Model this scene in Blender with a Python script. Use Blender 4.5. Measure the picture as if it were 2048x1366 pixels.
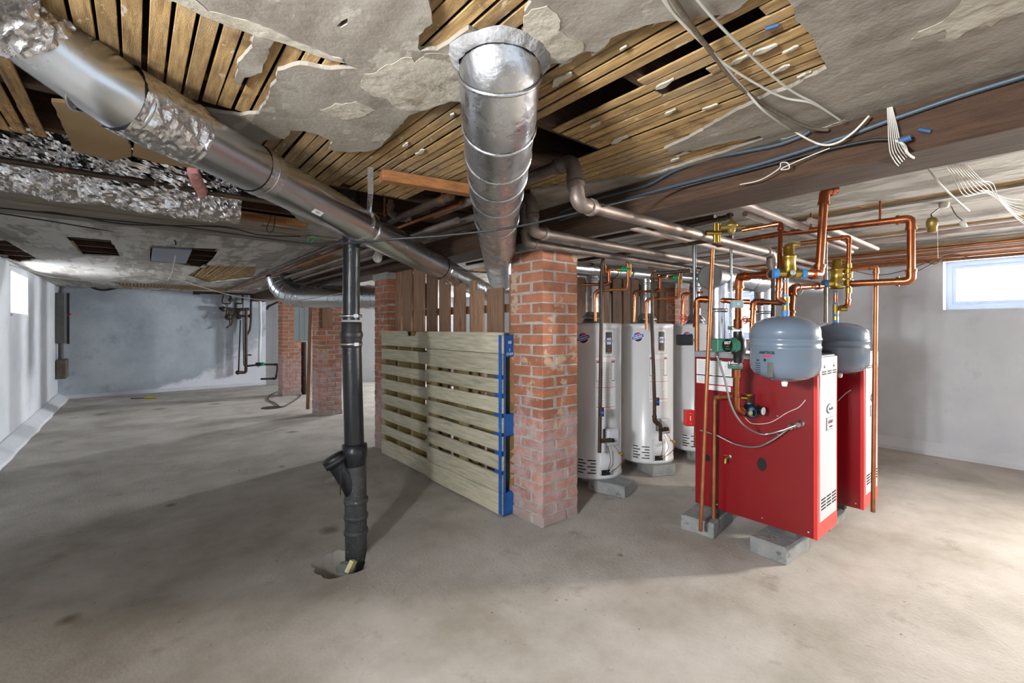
import bpy, math, random
from mathutils import Vector, Matrix, noise
from mathutils.geometry import tessellate_polygon
random.seed(7)
sc = bpy.context.scene
for o in list(bpy.data.objects): bpy.data.objects.remove(o)
COL = sc.collection
# ------------------------------------------------------------------ camera
F = Vector((0.6371, 0.7708, 0)); R = Vector((0.7708, -0.6371, 0)); CH = 1.25; FP = 910.0; HY = 655.0
cam = bpy.data.cameras.new('camera'); cob = bpy.data.objects.new('camera', cam); COL.objects.link(cob)
cam.sensor_width = 36; cam.lens = FP/2048*36; cam.shift_y = -28/2048; cam.clip_start = 0.03
cob.location = (0, 0, CH)
cob.rotation_euler = (math.pi/2, 0, -math.atan2(F.x, F.y))
sc.camera = cob
# ------------------------------------------------------------------ world, lights, exposure
wd = bpy.data.worlds.new('world'); sc.world = wd; wd.use_nodes = True
bg = wd.node_tree.nodes['Background']; bg.inputs[0].default_value = (0.78, 0.88, 1.0, 1); bg.inputs[1].default_value = 1.3
sc.view_settings.view_transform = 'Standard'; sc.view_settings.look = 'None'
sc.view_settings.gamma = 1; sc.view_settings.use_curve_mapping = False
sc.view_settings.exposure = 0.12
PANE = {'window_1': 20, 'window_2': 24, 'window_3': 1100, 'window_4': 1500, 'window_5': 34, 'window_6': 600, 'window_7': 24, 'window_8': 1400}  # window_8 is an added, unseen light source for the far room
sc.cycles.use_adaptive_sampling = True; sc.cycles.adaptive_threshold = 0.03; sc.cycles.caustics_reflective = False; sc.cycles.caustics_refractive = False
sc.cycles.max_bounces = 5; sc.cycles.diffuse_bounces = 4; sc.cycles.glossy_bounces = 3; sc.cycles.transmission_bounces = 2
# ------------------------------------------------------------------ mapping helpers (measurements -> metres)
def W(px, py, d):
    l = (px-1024)/FP*d
    return Vector((d*F.x+l*R.x, d*F.y+l*R.y, CH-(py-HY)/FP*d))
def AX(px, py, X):
    t = (px-1024)/FP; return W(px, py, X/(F.x+R.x*t))
def AY(px, py, Y):
    t = (px-1024)/FP; return W(px, py, Y/(F.y+R.y*t))
def AZ(px, py, z): return W(px, py, (CH-z)*FP/(py-HY))
ZC = 1.975
# ------------------------------------------------------------------ materials
MATS = {}
def lin(c):
    return tuple(((v/255)/12.92 if v/255 <= 0.04045 else ((v/255+0.055)/1.055)**2.4) for v in c)
def pm(name, c1, c2=None, scale=8, rough=0.7, metal=0, bump=0.0, bscale=None, stretch=(1, 1, 1), c3=None, th=0.62, s3=6, rand=0.0, det=6, coat=0, w3=0.05, spec=None, rrough=0):
    m = bpy.data.materials.new(name); m.use_nodes = True; nt = m.node_tree; N = nt.nodes; L = nt.links
    b = N['Principled BSDF']; b.inputs['Roughness'].default_value = rough; b.inputs['Metallic'].default_value = metal
    if coat: b.inputs['Coat Weight'].default_value = coat; b.inputs['Coat Roughness'].default_value = 0.12
    if spec is not None: b.inputs['Specular IOR Level'].default_value = spec
    a = lin(c1)+(1,)
    if c2 is None and not bump:
        b.inputs['Base Color'].default_value = a; MATS[name] = m; return m
    c2 = c2 or c1
    g = N.new('ShaderNodeNewGeometry'); mp = N.new('ShaderNodeMapping'); mp.inputs['Scale'].default_value = stretch
    L.new(g.outputs['Position'], mp.inputs['Vector'])
    vec = mp.outputs[0]
    if rand:
        oi = N.new('ShaderNodeObjectInfo'); ad = N.new('ShaderNodeVectorMath'); ad.operation = 'ADD'
        sc_ = N.new('ShaderNodeVectorMath'); sc_.operation = 'SCALE'; sc_.inputs[0].default_value = (31, 17, 23)
        L.new(oi.outputs['Random'], sc_.inputs['Scale']); L.new(vec, ad.inputs[0]); L.new(sc_.outputs[0], ad.inputs[1]); vec = ad.outputs[0]
    n = N.new('ShaderNodeTexNoise'); n.inputs['Scale'].default_value = scale; n.inputs['Detail'].default_value = det; n.inputs['Roughness'].default_value = 0.62
    L.new(vec, n.inputs['Vector'])
    r = N.new('ShaderNodeValToRGB'); r.color_ramp.elements[0].position = 0.33; r.color_ramp.elements[1].position = 0.67
    r.color_ramp.elements[0].color = a; r.color_ramp.elements[1].color = lin(c2)+(1,)
    L.new(n.outputs['Fac'], r.inputs[0]); out = r.outputs[0]
    if c3:
        n3 = N.new('ShaderNodeTexNoise'); n3.inputs['Scale'].default_value = s3; n3.inputs['Detail'].default_value = 5; n3.inputs['Roughness'].default_value = 0.7
        L.new(vec, n3.inputs['Vector'])
        mr = N.new('ShaderNodeMapRange'); mr.inputs[1].default_value = th; mr.inputs[2].default_value = th+w3
        L.new(n3.outputs['Fac'], mr.inputs[0]); mx = N.new('ShaderNodeMix'); mx.data_type = 'RGBA'
        L.new(mr.outputs[0], mx.inputs['Factor']); L.new(out, mx.inputs['A']); mx.inputs['B'].default_value = lin(c3)+(1,); out = mx.outputs['Result']
    if rand:
        hs = N.new('ShaderNodeHueSaturation'); mr2 = N.new('ShaderNodeMapRange')
        mr2.inputs[3].default_value = 1-rand; mr2.inputs[4].default_value = 1+rand
        L.new(oi.outputs['Random'], mr2.inputs[0]); L.new(mr2.outputs[0], hs.inputs['Value']); L.new(out, hs.inputs['Color']); out = hs.outputs[0]
    L.new(out, b.inputs['Base Color'])
    if rrough:
        mr4 = N.new('ShaderNodeMapRange'); mr4.inputs[1].default_value = .3; mr4.inputs[2].default_value = .7; mr4.inputs[3].default_value = rough-rrough; mr4.inputs[4].default_value = rough+rrough
        L.new(n.outputs['Fac'], mr4.inputs[0]); L.new(mr4.outputs[0], b.inputs['Roughness'])
    if bump:
        nb = N.new('ShaderNodeTexNoise'); nb.inputs['Scale'].default_value = bscale or scale*4; nb.inputs['Detail'].default_value = 4
        L.new(vec, nb.inputs['Vector']); bp = N.new('ShaderNodeBump'); bp.inputs['Strength'].default_value = bump; bp.inputs['Distance'].default_value = 0.01
        L.new(nb.outputs['Fac'], bp.inputs['Height']); L.new(bp.outputs[0], b.inputs['Normal'])
    MATS[name] = m; return m
def nodes(m): return m.node_tree.nodes, m.node_tree.links
def overlay(m, build):
    """insert an extra colour stage between the present colour and the shader"""
    N, L = nodes(m); b = N['Principled BSDF']; lk = b.inputs['Base Color'].links[0]; src = lk.from_socket; L.remove(lk)
    out = build(N, L, src); L.new(out, b.inputs['Base Color'])
def mixc(N, L, fac, A, col, mode='MIX'):
    mx = N.new('ShaderNodeMix'); mx.data_type = 'RGBA'; mx.blend_type = mode
    L.new(fac, mx.inputs['Factor']); L.new(A, mx.inputs['A'])
    mx.inputs['B'].default_value = lin(col)+(1,); return mx.outputs['Result']
def mr(N, L, src, a, b_, c=0, d=1):
    m_ = N.new('ShaderNodeMapRange'); m_.inputs[1].default_value = a; m_.inputs[2].default_value = b_; m_.inputs[3].default_value = c; m_.inputs[4].default_value = d
    L.new(src, m_.inputs[0]); return m_.outputs[0]
def mul(N, L, a, b_):
    m_ = N.new('ShaderNodeMath'); m_.operation = 'MULTIPLY'; L.new(a, m_.inputs[0])
    if isinstance(b_, (int, float)): m_.inputs[1].default_value = b_
    else: L.new(b_, m_.inputs[1])
    return m_.outputs[0]
def nz(N, L, scale, stretch=(1, 1, 1), det=4, rough=.65, off=(0, 0, 0)):
    g = N.new('ShaderNodeNewGeometry'); mp = N.new('ShaderNodeMapping'); mp.inputs['Scale'].default_value = stretch; mp.inputs['Location'].default_value = off
    L.new(g.outputs['Position'], mp.inputs['Vector']); n = N.new('ShaderNodeTexNoise'); n.inputs['Scale'].default_value = scale
    n.inputs['Detail'].default_value = det; n.inputs['Roughness'].default_value = rough; L.new(mp.outputs[0], n.inputs['Vector']); return n.outputs['Fac']
def pos(N, L):
    g = N.new('ShaderNodeNewGeometry'); s = N.new('ShaderNodeSeparateXYZ'); L.new(g.outputs['Position'], s.inputs[0]); return s.outputs

M_floor = pm('concrete', (150, 143, 133), (182, 177, 170), 2.2, 0.82, bump=0.35, bscale=60, c3=(120, 112, 100), th=.60, s3=3.5, w3=.22)
def fl(N, L, src):
    src = mixc(N, L, mr(N, L, nz(N, L, 120, det=2), .66, .72, 0, .55), src, (105, 98, 90))
    src = mixc(N, L, mr(N, L, nz(N, L, 26, (1, .35, 1), det=4), .66, .72, 0, .35), src, (112, 104, 94))
    src = mixc(N, L, mr(N, L, nz(N, L, .9, off=(3, 1, 0)), .5, .75, 0, .5), src, (196, 192, 186))
    g = N.new('ShaderNodeNewGeometry')
    for (x, y, r) in STAINS:
        vm = N.new('ShaderNodeVectorMath'); vm.operation = 'DISTANCE'; L.new(g.outputs['Position'], vm.inputs[0]); vm.inputs[1].default_value = (x, y, 0)
        a = N.new('ShaderNodeMath'); a.operation = 'MULTIPLY_ADD'; L.new(nz(N, L, 14), a.inputs[0]); a.inputs[1].default_value = r*.8; L.new(vm.outputs['Value'], a.inputs[2])
        src = mixc(N, L, mr(N, L, a.outputs[0], r*1.5, r*.7, 0, .75), src, (92, 80, 62))
    return src
STAINS = []
for (a, b_, r) in ((135, 1240, .045), (342, 1010, .04), (205, 828, .11), (320, 818, .1), (430, 808, .1), (585, 864, .08), (563, 933, .04), (660, 1060, .07), (1240, 1110, .02)):
    p = AZ(a, b_, 0); STAINS.append((p.x, p.y, r))
overlay(M_floor, fl)
M_wall = pm('painted_masonry', (196, 200, 206), (214, 217, 222), 1.6, 0.85, bump=0.30, bscale=9, c3=(176, 180, 186), th=.6, s3=2.2, w3=.2)
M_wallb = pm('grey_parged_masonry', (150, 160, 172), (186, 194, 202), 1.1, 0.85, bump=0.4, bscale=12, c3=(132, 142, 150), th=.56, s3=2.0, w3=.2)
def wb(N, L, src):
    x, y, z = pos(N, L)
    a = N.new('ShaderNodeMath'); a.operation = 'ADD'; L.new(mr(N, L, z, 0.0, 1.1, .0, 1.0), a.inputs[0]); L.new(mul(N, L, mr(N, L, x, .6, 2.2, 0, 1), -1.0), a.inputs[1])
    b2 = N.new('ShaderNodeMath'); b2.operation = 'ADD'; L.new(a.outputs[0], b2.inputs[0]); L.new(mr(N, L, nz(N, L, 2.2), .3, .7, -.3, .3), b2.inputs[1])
    return mixc(N, L, mr(N, L, b2.outputs[0], .1, -.12), src, (226, 229, 238))  # lower right whitened: daylight on the wall put into its colour
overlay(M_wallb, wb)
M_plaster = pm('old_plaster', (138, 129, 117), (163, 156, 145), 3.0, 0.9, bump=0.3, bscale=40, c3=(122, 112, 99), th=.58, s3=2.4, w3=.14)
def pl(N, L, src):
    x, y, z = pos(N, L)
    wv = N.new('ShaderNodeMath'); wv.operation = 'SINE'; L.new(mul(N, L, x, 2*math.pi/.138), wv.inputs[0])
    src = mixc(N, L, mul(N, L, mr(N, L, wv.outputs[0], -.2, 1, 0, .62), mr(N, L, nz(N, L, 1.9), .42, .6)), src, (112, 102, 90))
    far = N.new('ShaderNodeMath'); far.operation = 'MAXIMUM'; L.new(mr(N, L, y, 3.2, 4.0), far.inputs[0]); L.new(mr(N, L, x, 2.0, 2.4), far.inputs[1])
    src = mixc(N, L, mul(N, L, far.outputs[0], .78), src, (200, 198, 194))  # whiter at back and right: paler paint plus some daylight in the colour
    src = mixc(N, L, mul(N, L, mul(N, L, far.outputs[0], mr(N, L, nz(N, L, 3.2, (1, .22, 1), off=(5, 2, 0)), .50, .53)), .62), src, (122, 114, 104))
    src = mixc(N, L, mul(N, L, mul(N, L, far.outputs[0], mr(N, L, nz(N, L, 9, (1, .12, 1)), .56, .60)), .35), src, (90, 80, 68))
    src = mixc(N, L, mr(N, L, nz(N, L, 45, (1, .2, 1), det=3), .68, .72, 0, .5), src, (205, 200, 190))
    src = mixc(N, L, mr(N, L, nz(N, L, 4.5, off=(2, 2, 9)), .52, .66, 0, .5), src, (104, 94, 82))
    src = mixc(N, L, mr(N, L, nz(N, L, 8, (1, .5, 1), off=(6, 2, 9)), .61, .64, 0, .55), src, (190, 184, 170))
    return src
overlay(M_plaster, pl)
M_patch = pm('white_skim_coat', (190, 183, 168), (162, 153, 137), 7, 0.9, bump=0.8, bscale=22, c3=(138, 128, 112), th=.60, s3=9, w3=.05)
M_lath = pm('lath_wood', (192, 160, 108), (146, 112, 70), 4, 0.88, bump=0.5, bscale=60, stretch=(20, 2.0, 20), c3=(96, 72, 46), th=.56, s3=1.6, rand=.2, w3=.16)
def lt(N, L, src):
    src = mixc(N, L, mr(N, L, nz(N, L, 60, (1.6, .12, 1), det=3), .52, .70, 0, .55), src, (104, 80, 50))
    src = mixc(N, L, mr(N, L, nz(N, L, 7, off=(1, 8, 2)), .56, .68, 0, .7), src, (92, 68, 44))
    src = mixc(N, L, mr(N, L, nz(N, L, 34, (1, .35, 1)), .64, .68, 0, .8), src, (208, 198, 176))
    return mixc(N, L, mr(N, L, nz(N, L, 1.9, off=(4, 4, 4)), .5, .68, 0, .55), src, (150, 138, 118))
overlay(M_lath, lt)
M_joist = pm('dark_joist_wood', (52, 36, 24), (78, 52, 34), 3, .9, stretch=(2, 20, 20), bump=.3)
M_sub = pm('dark_subfloor', (40, 29, 22), (58, 40, 28), 4, .95, stretch=(2, 14, 2))
M_beam = pm('beam_wood', (66, 46, 34), (100, 74, 54), 3, .85, stretch=(24, 1.6, 24), bump=.9, bscale=30, c3=(150, 128, 104), th=.64, s3=1.6, w3=.14)
M_board = pm('brown_board', (142, 106, 78), (108, 80, 60), 3, .8, stretch=(22, 22, 1.6), bump=.35, bscale=40, rand=.14, c3=(76, 54, 40), th=.64, s3=2)
M_slat = pm('front_lit_slat', (172, 138, 112), (134, 100, 78), 3, .85, stretch=(22, 22, 1.6), bump=.35, bscale=40, rand=.22, c3=(96, 70, 54), th=.62, s3=2)  # board wood made brighter: front light on the slats put into colour
M_boardv = pm('orange_board', (168, 112, 62), (120, 80, 46), 3, .8, stretch=(2, 22, 22), bump=.3)
M_plank = pm('grey_plank', (150, 142, 130), (116, 106, 92), 3, .88, stretch=(1.4, 22, 22), bump=.4, rand=.12, c3=(80, 70, 58), th=.62, s3=1.6)
M_tan = pm('tan_board', (158, 134, 98), (140, 116, 80), 3, .9, bump=.2, rand=.06)
M_pallet = pm('pallet_wood', (200, 192, 168), (160, 157, 138), 3, .85, stretch=(14, 1.6, 20), bump=.3, bscale=40, rand=.10, c3=(128, 126, 110), th=.58, s3=1.0, w3=.2)
M_palletin = pm('pallet_block_wood', (150, 130, 84), (112, 96, 62), 4, .9, bump=.3)  # inner pallet wood, darker olive: shade behind the deck put into colour
M_blue = pm('blue_paint', (24, 92, 168), (18, 70, 132), 9, .6, bump=.3, c3=(90, 140, 170), th=.66, s3=10)
M_mortar = pm('mortar', (178, 174, 168), (146, 142, 138), 14, .95, bump=.5, bscale=60)
M_brick = pm('brick', (176, 116, 88), (150, 96, 72), 9, .88, bump=.55, bscale=70, rand=.2, c3=(112, 70, 58), th=.62, s3=7, w3=.1)
def bk(N, L, src):
    x, y, z = pos(N, L)
    src = mixc(N, L, mr(N, L, nz(N, L, 7, off=(9, 3, 2)), .60, .66, 0, .7), src, (196, 176, 150))
    a = N.new('ShaderNodeMath'); a.operation = 'ADD'; L.new(z, a.inputs[0]); L.new(mr(N, L, nz(N, L, 5), .3, .7, -.38, .38), a.inputs[1])
    src = mixc(N, L, mul(N, L, mr(N, L, a.outputs[0], .80, .60, 0, .8), mr(N, L, nz(N, L, 11, off=(2, 7, 1)), .36, .62, .25, 1)), src, (186, 162, 164))
    return mixc(N, L, mr(N, L, z, .16, .0, 0, .75), src, (146, 142, 140))
overlay(M_brick, bk)
M_galv = pm('galvanised_duct', (206, 209, 212), (188, 191, 195), 3, .26, 1, rrough=.04)
M_foil = pm('crinkled_foil', (226, 226, 228), (206, 206, 208), 10, .22, 1, bump=.5, bscale=50)
M_old = pm('sooty_foil_duct', (214, 216, 220), (186, 188, 192), 9, .3, 1, bump=.4, bscale=26, c3=(140, 136, 132), th=.62, s3=9, w3=.1, rrough=.1)
M_cast = pm('black_cast_iron', (26, 28, 32), (34, 36, 40), 20, .32, .2, bump=.2, bscale=60, c3=(150, 152, 156), th=.70, s3=55, w3=.02)
M_dirtiron = pm('dusty_cast_iron', (50, 52, 56), (72, 72, 72), 20, .6, .1, bump=.3, c3=(176, 176, 176), th=.64, s3=60, w3=.03)
M_rubber = pm('black_rubber', (30, 30, 32), None, rough=.45)
M_dk = pm('dark_void', (14, 12, 11), None, rough=.95)
M_steel = pm('bright_steel', (200, 200, 202), None, rough=.25, metal=1)
M_iron = pm('iron_pipe', (104, 92, 84), (134, 122, 114), 8, .5, .5, bump=.2, c3=(146, 112, 88), th=.6, s3=6)
M_irond = pm('dark_iron_pipe', (52, 42, 36), (80, 62, 50), 10, .55, .4, bump=.2, c3=(110, 72, 48), th=.6, s3=8)
M_paintp = pm('painted_pipe', (186, 168, 160), (160, 142, 134), 6, .5, bump=.1, c3=(130, 104, 84), th=.64, s3=5)
M_zinc = pm('zinc_pipe', (150, 152, 154), (128, 130, 132), 10, .4, .8)
M_cu = pm('copper', (184, 114, 78), (152, 88, 56), 14, .3, 1, rrough=.08)
M_cud = pm('tarnished_copper', (150, 96, 62), (176, 116, 76), 14, .42, .8)
M_brass = pm('brass', (198, 168, 84), (172, 142, 66), 14, .3, 1)
M_brassd = pm('dull_brass', (164, 142, 78), (140, 120, 66), 14, .45, .8)
M_bluet = pm('blue_sealant', (60, 128, 190), None, rough=.5)
M_red = pm('shaded_red_enamel', (122, 4, 15), None, rough=.32, coat=.3)  # boiler jacket, its side's shade put into the colour
M_redb = pm('bright_red_enamel', (214, 52, 46), None, rough=.35, coat=.3)  # lit boiler front as a brighter copy; plain red on valves and boxes
M_panel = pm('grey_enamel', (196, 197, 202), None, rough=.4)
M_top = pm('grey_jacket_top', (140, 142, 146), None, rough=.4)
M_white = pm('white_enamel', (212, 212, 214), (204, 206, 208), 3, .3, coat=.3)
M_tank = pm('grey_blue_enamel', (102, 116, 132), None, rough=.22, coat=.6)
M_paper = pm('label_paper', (226, 226, 226), None, rough=.6)
M_black = pm('black_plastic', (20, 20, 22), None, rough=.4)
M_ink = pm('black_print', (28, 28, 32), None, rough=.7)
M_inkr = pm('red_print', (190, 40, 40), None, rough=.6)
M_inkb = pm('blue_print', (36, 84, 180), None, rough=.5)
M_tapeb = pm('faded_blue_tape', (44, 78, 118), None, rough=.6)
M_inkg = pm('grey_print', (150, 150, 154), None, rough=.6)
M_pump = pm('green_cast', (60, 120, 96), None, rough=.4)
M_greenh = pm('green_handle', (0, 138, 84), None, rough=.4)
M_yel = pm('yellow_handle', (200, 150, 40), None, rough=.4)
M_grey = pm('grey_box_metal', (96, 98, 96), (80, 80, 76), 6, .6, .2)
M_bluegrey = pm('blue_grey_panel', (148, 162, 164), None, rough=.5)
M_cable = pm('black_cable', (36, 36, 40), None, rough=.5)
M_bx = pm('blue_grey_armoured_cable', (70, 80, 90), None, rough=.5, metal=.3)
M_wcab = pm('white_cable', (200, 196, 186), None, rough=.6)
M_rope = pm('brown_cloth_cable', (92, 80, 64), (120, 108, 90), 60, .8)
M_flex = pm('silver_flex', (176, 176, 178), None, rough=.3, metal=.9)
M_block = pm('concrete_block', (150, 150, 148), (122, 124, 126), 10, .95, bump=.6, bscale=50, c3=(96, 98, 100), th=.6, s3=8)
M_bulb = pm('frosted_bulb', (230, 230, 228), None, rough=.3)
M_pink = pm('pink_insulation', (206, 140, 138), (224, 168, 162), 20, .95, bump=.6)
M_frame = pm('white_window_frame', (168, 180, 200), None, rough=.5)
M_putty = pm('grey_putty', (158, 158, 160), (120, 118, 116), 20, .7, bump=.8, bscale=50)
def emat(name, s, col=(1, .985, .96)):
    m = bpy.data.materials.new(name); m.use_nodes = True; N, L = nodes(m); b = N['Principled BSDF']
    b.inputs['Base Color'].default_value = (.8, .8, .8, 1); b.inputs['Emission Color'].default_value = col+(1,); b.inputs['Emission Strength'].default_value = s; return m
# ------------------------------------------------------------------ mesh builder
class MB:
    def __init__(s): s.v = []; s.f = []; s.sm = []
    def add(s, vs, fs, smooth=False):
        n = len(s.v); s.v += [tuple(v) for v in vs]
        for f in fs: s.f.append(tuple(n+i for i in f)); s.sm.append(smooth)
        return s
    def box(s, a, b, M=None, bev=0):
        x0, y0, z0 = a; x1, y1, z1 = b
        vs = [Vector(p) for p in ((x0,y0,z0),(x1,y0,z0),(x1,y1,z0),(x0,y1,z0),(x0,y0,z1),(x1,y0,z1),(x1,y1,z1),(x0,y1,z1))]
        if M is not None: vs = [M @ v for v in vs]
        return s.add(vs, [(0,3,2,1),(4,5,6,7),(0,1,5,4),(1,2,6,5),(2,3,7,6),(3,0,4,7)])
    def sweep(s, pts, r, seg=10, caps=True, smooth=True, rf=None, jit=0, crk=0):
        pts = [Vector(p) for p in pts]; n = len(pts)
        T = []
        for i in range(n):
            t = pts[min(i+1, n-1)]-pts[max(i-1, 0)]; T.append(t.normalized() if t.length > 1e-9 else Vector((0, 0, 1)))
        u = T[0].orthogonal().normalized(); rings = []
        for i in range(n):
            u = (u-T[i]*u.dot(T[i]));
            u = u.normalized() if u.length > 1e-6 else T[i].orthogonal().normalized()
            w = T[i].cross(u); rr = r if rf is None else rf(i/(n-1) if n > 1 else 0, i)
            ring = []
            for k in range(seg):
                a = 2*math.pi*k/seg; q = rr
                if jit: q += jit*(noise.noise(pts[i]*9+Vector((math.cos(a)*2, math.sin(a)*2, 0)))+.6*noise.noise(pts[i]*26+Vector((math.cos(a)*4, math.sin(a)*4, 3))))
                if crk:
                    pp = pts[i]+(u*math.cos(a)+w*math.sin(a))*rr
                    q += crk*(1-2.6*abs(noise.noise(pp*17))+.9*(1-2.6*abs(noise.noise(pp*41+Vector((3, 1, 7))))))*.6
                ring.append(pts[i]+(u*math.cos(a)+w*math.sin(a))*q)
            rings.append(ring)
        vs = [v for rg in rings for v in rg]; fs = []
        for i in range(n-1):
            for k in range(seg): fs.append((i*seg+k, i*seg+(k+1) % seg, (i+1)*seg+(k+1) % seg, (i+1)*seg+k))
        s.add(vs, fs, smooth)
        if caps:
            s.add(rings[0], [tuple(reversed(range(seg)))]); s.add(rings[-1], [tuple(range(seg))])
        return s
    def cyl(s, a, b, r, r2=None, seg=16, caps=True, smooth=True):
        r2 = r if r2 is None else r2
        return s.sweep([a, b], r, seg, caps, smooth, rf=lambda t, i: r if i == 0 else r2)
    def lathe(s, c, prof, seg=32, axis=Vector((0, 0, 1)), smooth=True):
        c = Vector(c); axis = Vector(axis).normalized(); u = axis.orthogonal().normalized(); w = axis.cross(u); vs = []; fs = []
        for (r, h) in prof:
            for k in range(seg):
                a = 2*math.pi*k/seg; vs.append(c+axis*h+(u*math.cos(a)+w*math.sin(a))*max(r, 1e-4))
        for i in range(len(prof)-1):
            for k in range(seg): fs.append((i*seg+k, i*seg+(k+1) % seg, (i+1)*seg+(k+1) % seg, (i+1)*seg+k))
        return s.add(vs, fs, smooth)
    def poly(s, pts2, z0, z1, holes=()):
        loops = [[Vector((p[0], p[1], 0)) for p in lp] for lp in [pts2]+list(holes)]
        flat = [p for lp in loops for p in lp]; tris = tessellate_polygon(loops)
        n = len(flat)
        s.add([(p.x, p.y, z0) for p in flat], [tuple(t) for t in tris])
        s.add([(p.x, p.y, z1) for p in flat], [tuple(reversed(t)) for t in tris])
        for lp in loops:
            m_ = len(lp); vs = [(p.x, p.y, z0) for p in lp]+[(p.x, p.y, z1) for p in lp]
            s.add(vs, [(i, (i+1) % m_, m_+(i+1) % m_, m_+i) for i in range(m_)])
        return s
    def build(s, name, mat, parent=None, bevel=0):
        me = bpy.data.meshes.new(name); me.from_pydata(s.v, [], s.f); me.polygons.foreach_set('use_smooth', s.sm)
        me.materials.append(mat); me.update()
        if bevel:
            import bmesh
            bm = bmesh.new(); bm.from_mesh(me); bmesh.ops.remove_doubles(bm, verts=bm.verts, dist=1e-6)
            bmesh.ops.bevel(bm, geom=list(bm.edges), offset=bevel, segments=1, affect='EDGES', profile=.7)
            bm.to_mesh(me); bm.free()
        o = bpy.data.objects.new(name, me); COL.objects.link(o)
        if parent is not None:
            o.parent = parent; o.matrix_parent_inverse = parent.matrix_world.inverted() if False else Matrix.Translation(-Vector(parent.location))
        return o
def fixn(o):
    import bmesh
    bm = bmesh.new(); bm.from_mesh(o.data); bmesh.ops.remove_doubles(bm, verts=bm.verts, dist=1e-6); bmesh.ops.recalc_face_normals(bm, faces=bm.faces); bm.to_mesh(o.data); bm.free(); return o
def tag(o, label, cat, group=None):
    o['label'] = label; o['category'] = cat
    if group: o['group'] = group
    return o
def thing(name, label, cat, loc=(0, 0, 0), group=None):
    o = bpy.data.objects.new(name, None); o.empty_display_size = .05; COL.objects.link(o); o.location = loc; return tag(o, label, cat, group)
def rnd(pts, rr, n=5):
    """round the corners of a polyline"""
    pts = [Vector(p) for p in pts]; out = [pts[0]]
    for i in range(1, len(pts)-1):
        a, b, c = pts[i-1], pts[i], pts[i+1]; la = (a-b).length; lc = (c-b).length; q = min(rr, la*.45, lc*.45)
        p0 = b+(a-b).normalized()*q; p1 = b+(c-b).normalized()*q
        for k in range(n+1):
            t = k/n; out.append(p0*(1-t)**2+b*2*t*(1-t)+p1*t*t)
    out.append(pts[-1]); return out
def spline(pts, n=8):
    pts = [Vector(p) for p in pts]; out = []
    for i in range(len(pts)-1):
        p0 = pts[max(i-1, 0)]; p1 = pts[i]; p2 = pts[i+1]; p3 = pts[min(i+2, len(pts)-1)]
        for k in range(n):
            t = k/n; out.append(.5*((2*p1)+(p2-p0)*t+(2*p0-5*p1+4*p2-p3)*t*t+(3*p1-p0-3*p2+p3)*t**3))
    out.append(pts[-1]); return out
def run(name, label, cat, pts, r, mat, elbow=True, group=None, emat_=None, bend=2.2, ends=False, seg=12):
    pts = [Vector(p) for p in pts]
    t = thing(name, label, cat, pts[0], group)
    MB().sweep(rnd(pts, r*bend), r, seg).build('pipe', mat, t)
    if elbow:
        for i in range(1, len(pts)-1):
            a, b, c = pts[i-1], pts[i], pts[i+1]
            if (a-b).angle(c-b) > math.radians(165): continue
            la, lc = (a-b).length, (c-b).length; q = r*3.1; 
            p0 = b+(a-b).normalized()*min(q, la*.6); p1 = b+(c-b).normalized()*min(q, lc*.6)
            m = MB(); m.sweep(rnd([p0, b, p1], r*bend), r*1.22, seg)
            for p, dr in ((p0, (a-b).normalized()), (p1, (c-b).normalized())): m.cyl(p-dr*r*.5, p+dr*r*.3, r*1.4, seg=seg)
            m.build('elbow', emat_ or mat, t)
    if ends:
        for p, q in ((pts[0], pts[1]), (pts[-1], pts[-2])):
            d = (q-p).normalized(); MB().cyl(p, p+d*r*2.4, r*1.35, seg=seg).build('coupling', emat_ or mat, t)
    return t
def cable(name, label, pts, r, mat, cat='cable', group=None, sp=8, seg=6):
    o = MB().sweep(spline(pts, sp), r, seg).build(name, mat); return tag(o, label, cat, group)
def struct(o): o['kind'] = 'structure'; return o
def textm(name, s, size, mat, parent, origin, right, up, depth=.0006, bold=False):
    cu = bpy.data.curves.new('t', 'FONT'); cu.body = s; cu.size = size; cu.align_x = 'CENTER'; cu.align_y = 'CENTER'; cu.extrude = depth; cu.resolution_u = 2
    if bold: cu.offset = size*.02
    to = bpy.data.objects.new('t', cu); COL.objects.link(to); bpy.context.view_layer.update()
    me = bpy.data.meshes.new_from_object(to.evaluated_get(bpy.context.evaluated_depsgraph_get())); bpy.data.objects.remove(to)
    rt = Vector(right).normalized(); upv = Vector(up).normalized(); n = rt.cross(upv)
    me.transform(Matrix(((rt.x, upv.x, n.x, origin[0]), (rt.y, upv.y, n.y, origin[1]), (rt.z, upv.z, n.z, origin[2]), (0, 0, 0, 1))))
    me.materials.clear(); me.materials.append(mat); me.name = name
    o = bpy.data.objects.new(name, me); COL.objects.link(o)
    if parent is not None: o.parent = parent; o.matrix_parent_inverse = Matrix.Translation(-root_loc(parent))
    return o
def root_loc(p):
    v = Vector((0, 0, 0))
    # children built by this script carry world coordinates, only the Empty at the root is moved
    while p.parent is not None: p = p.parent
    return Vector(p.location)
def sub(mb, name, mat, parent, **k):
    """part of a part: world coordinates kept"""
    o = mb.build(name, mat, None, **k); o.parent = parent; return o

# ================================================================== STRUCTURE
XL, XR = -1.05, 6.05
WZ = 2.1
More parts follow.
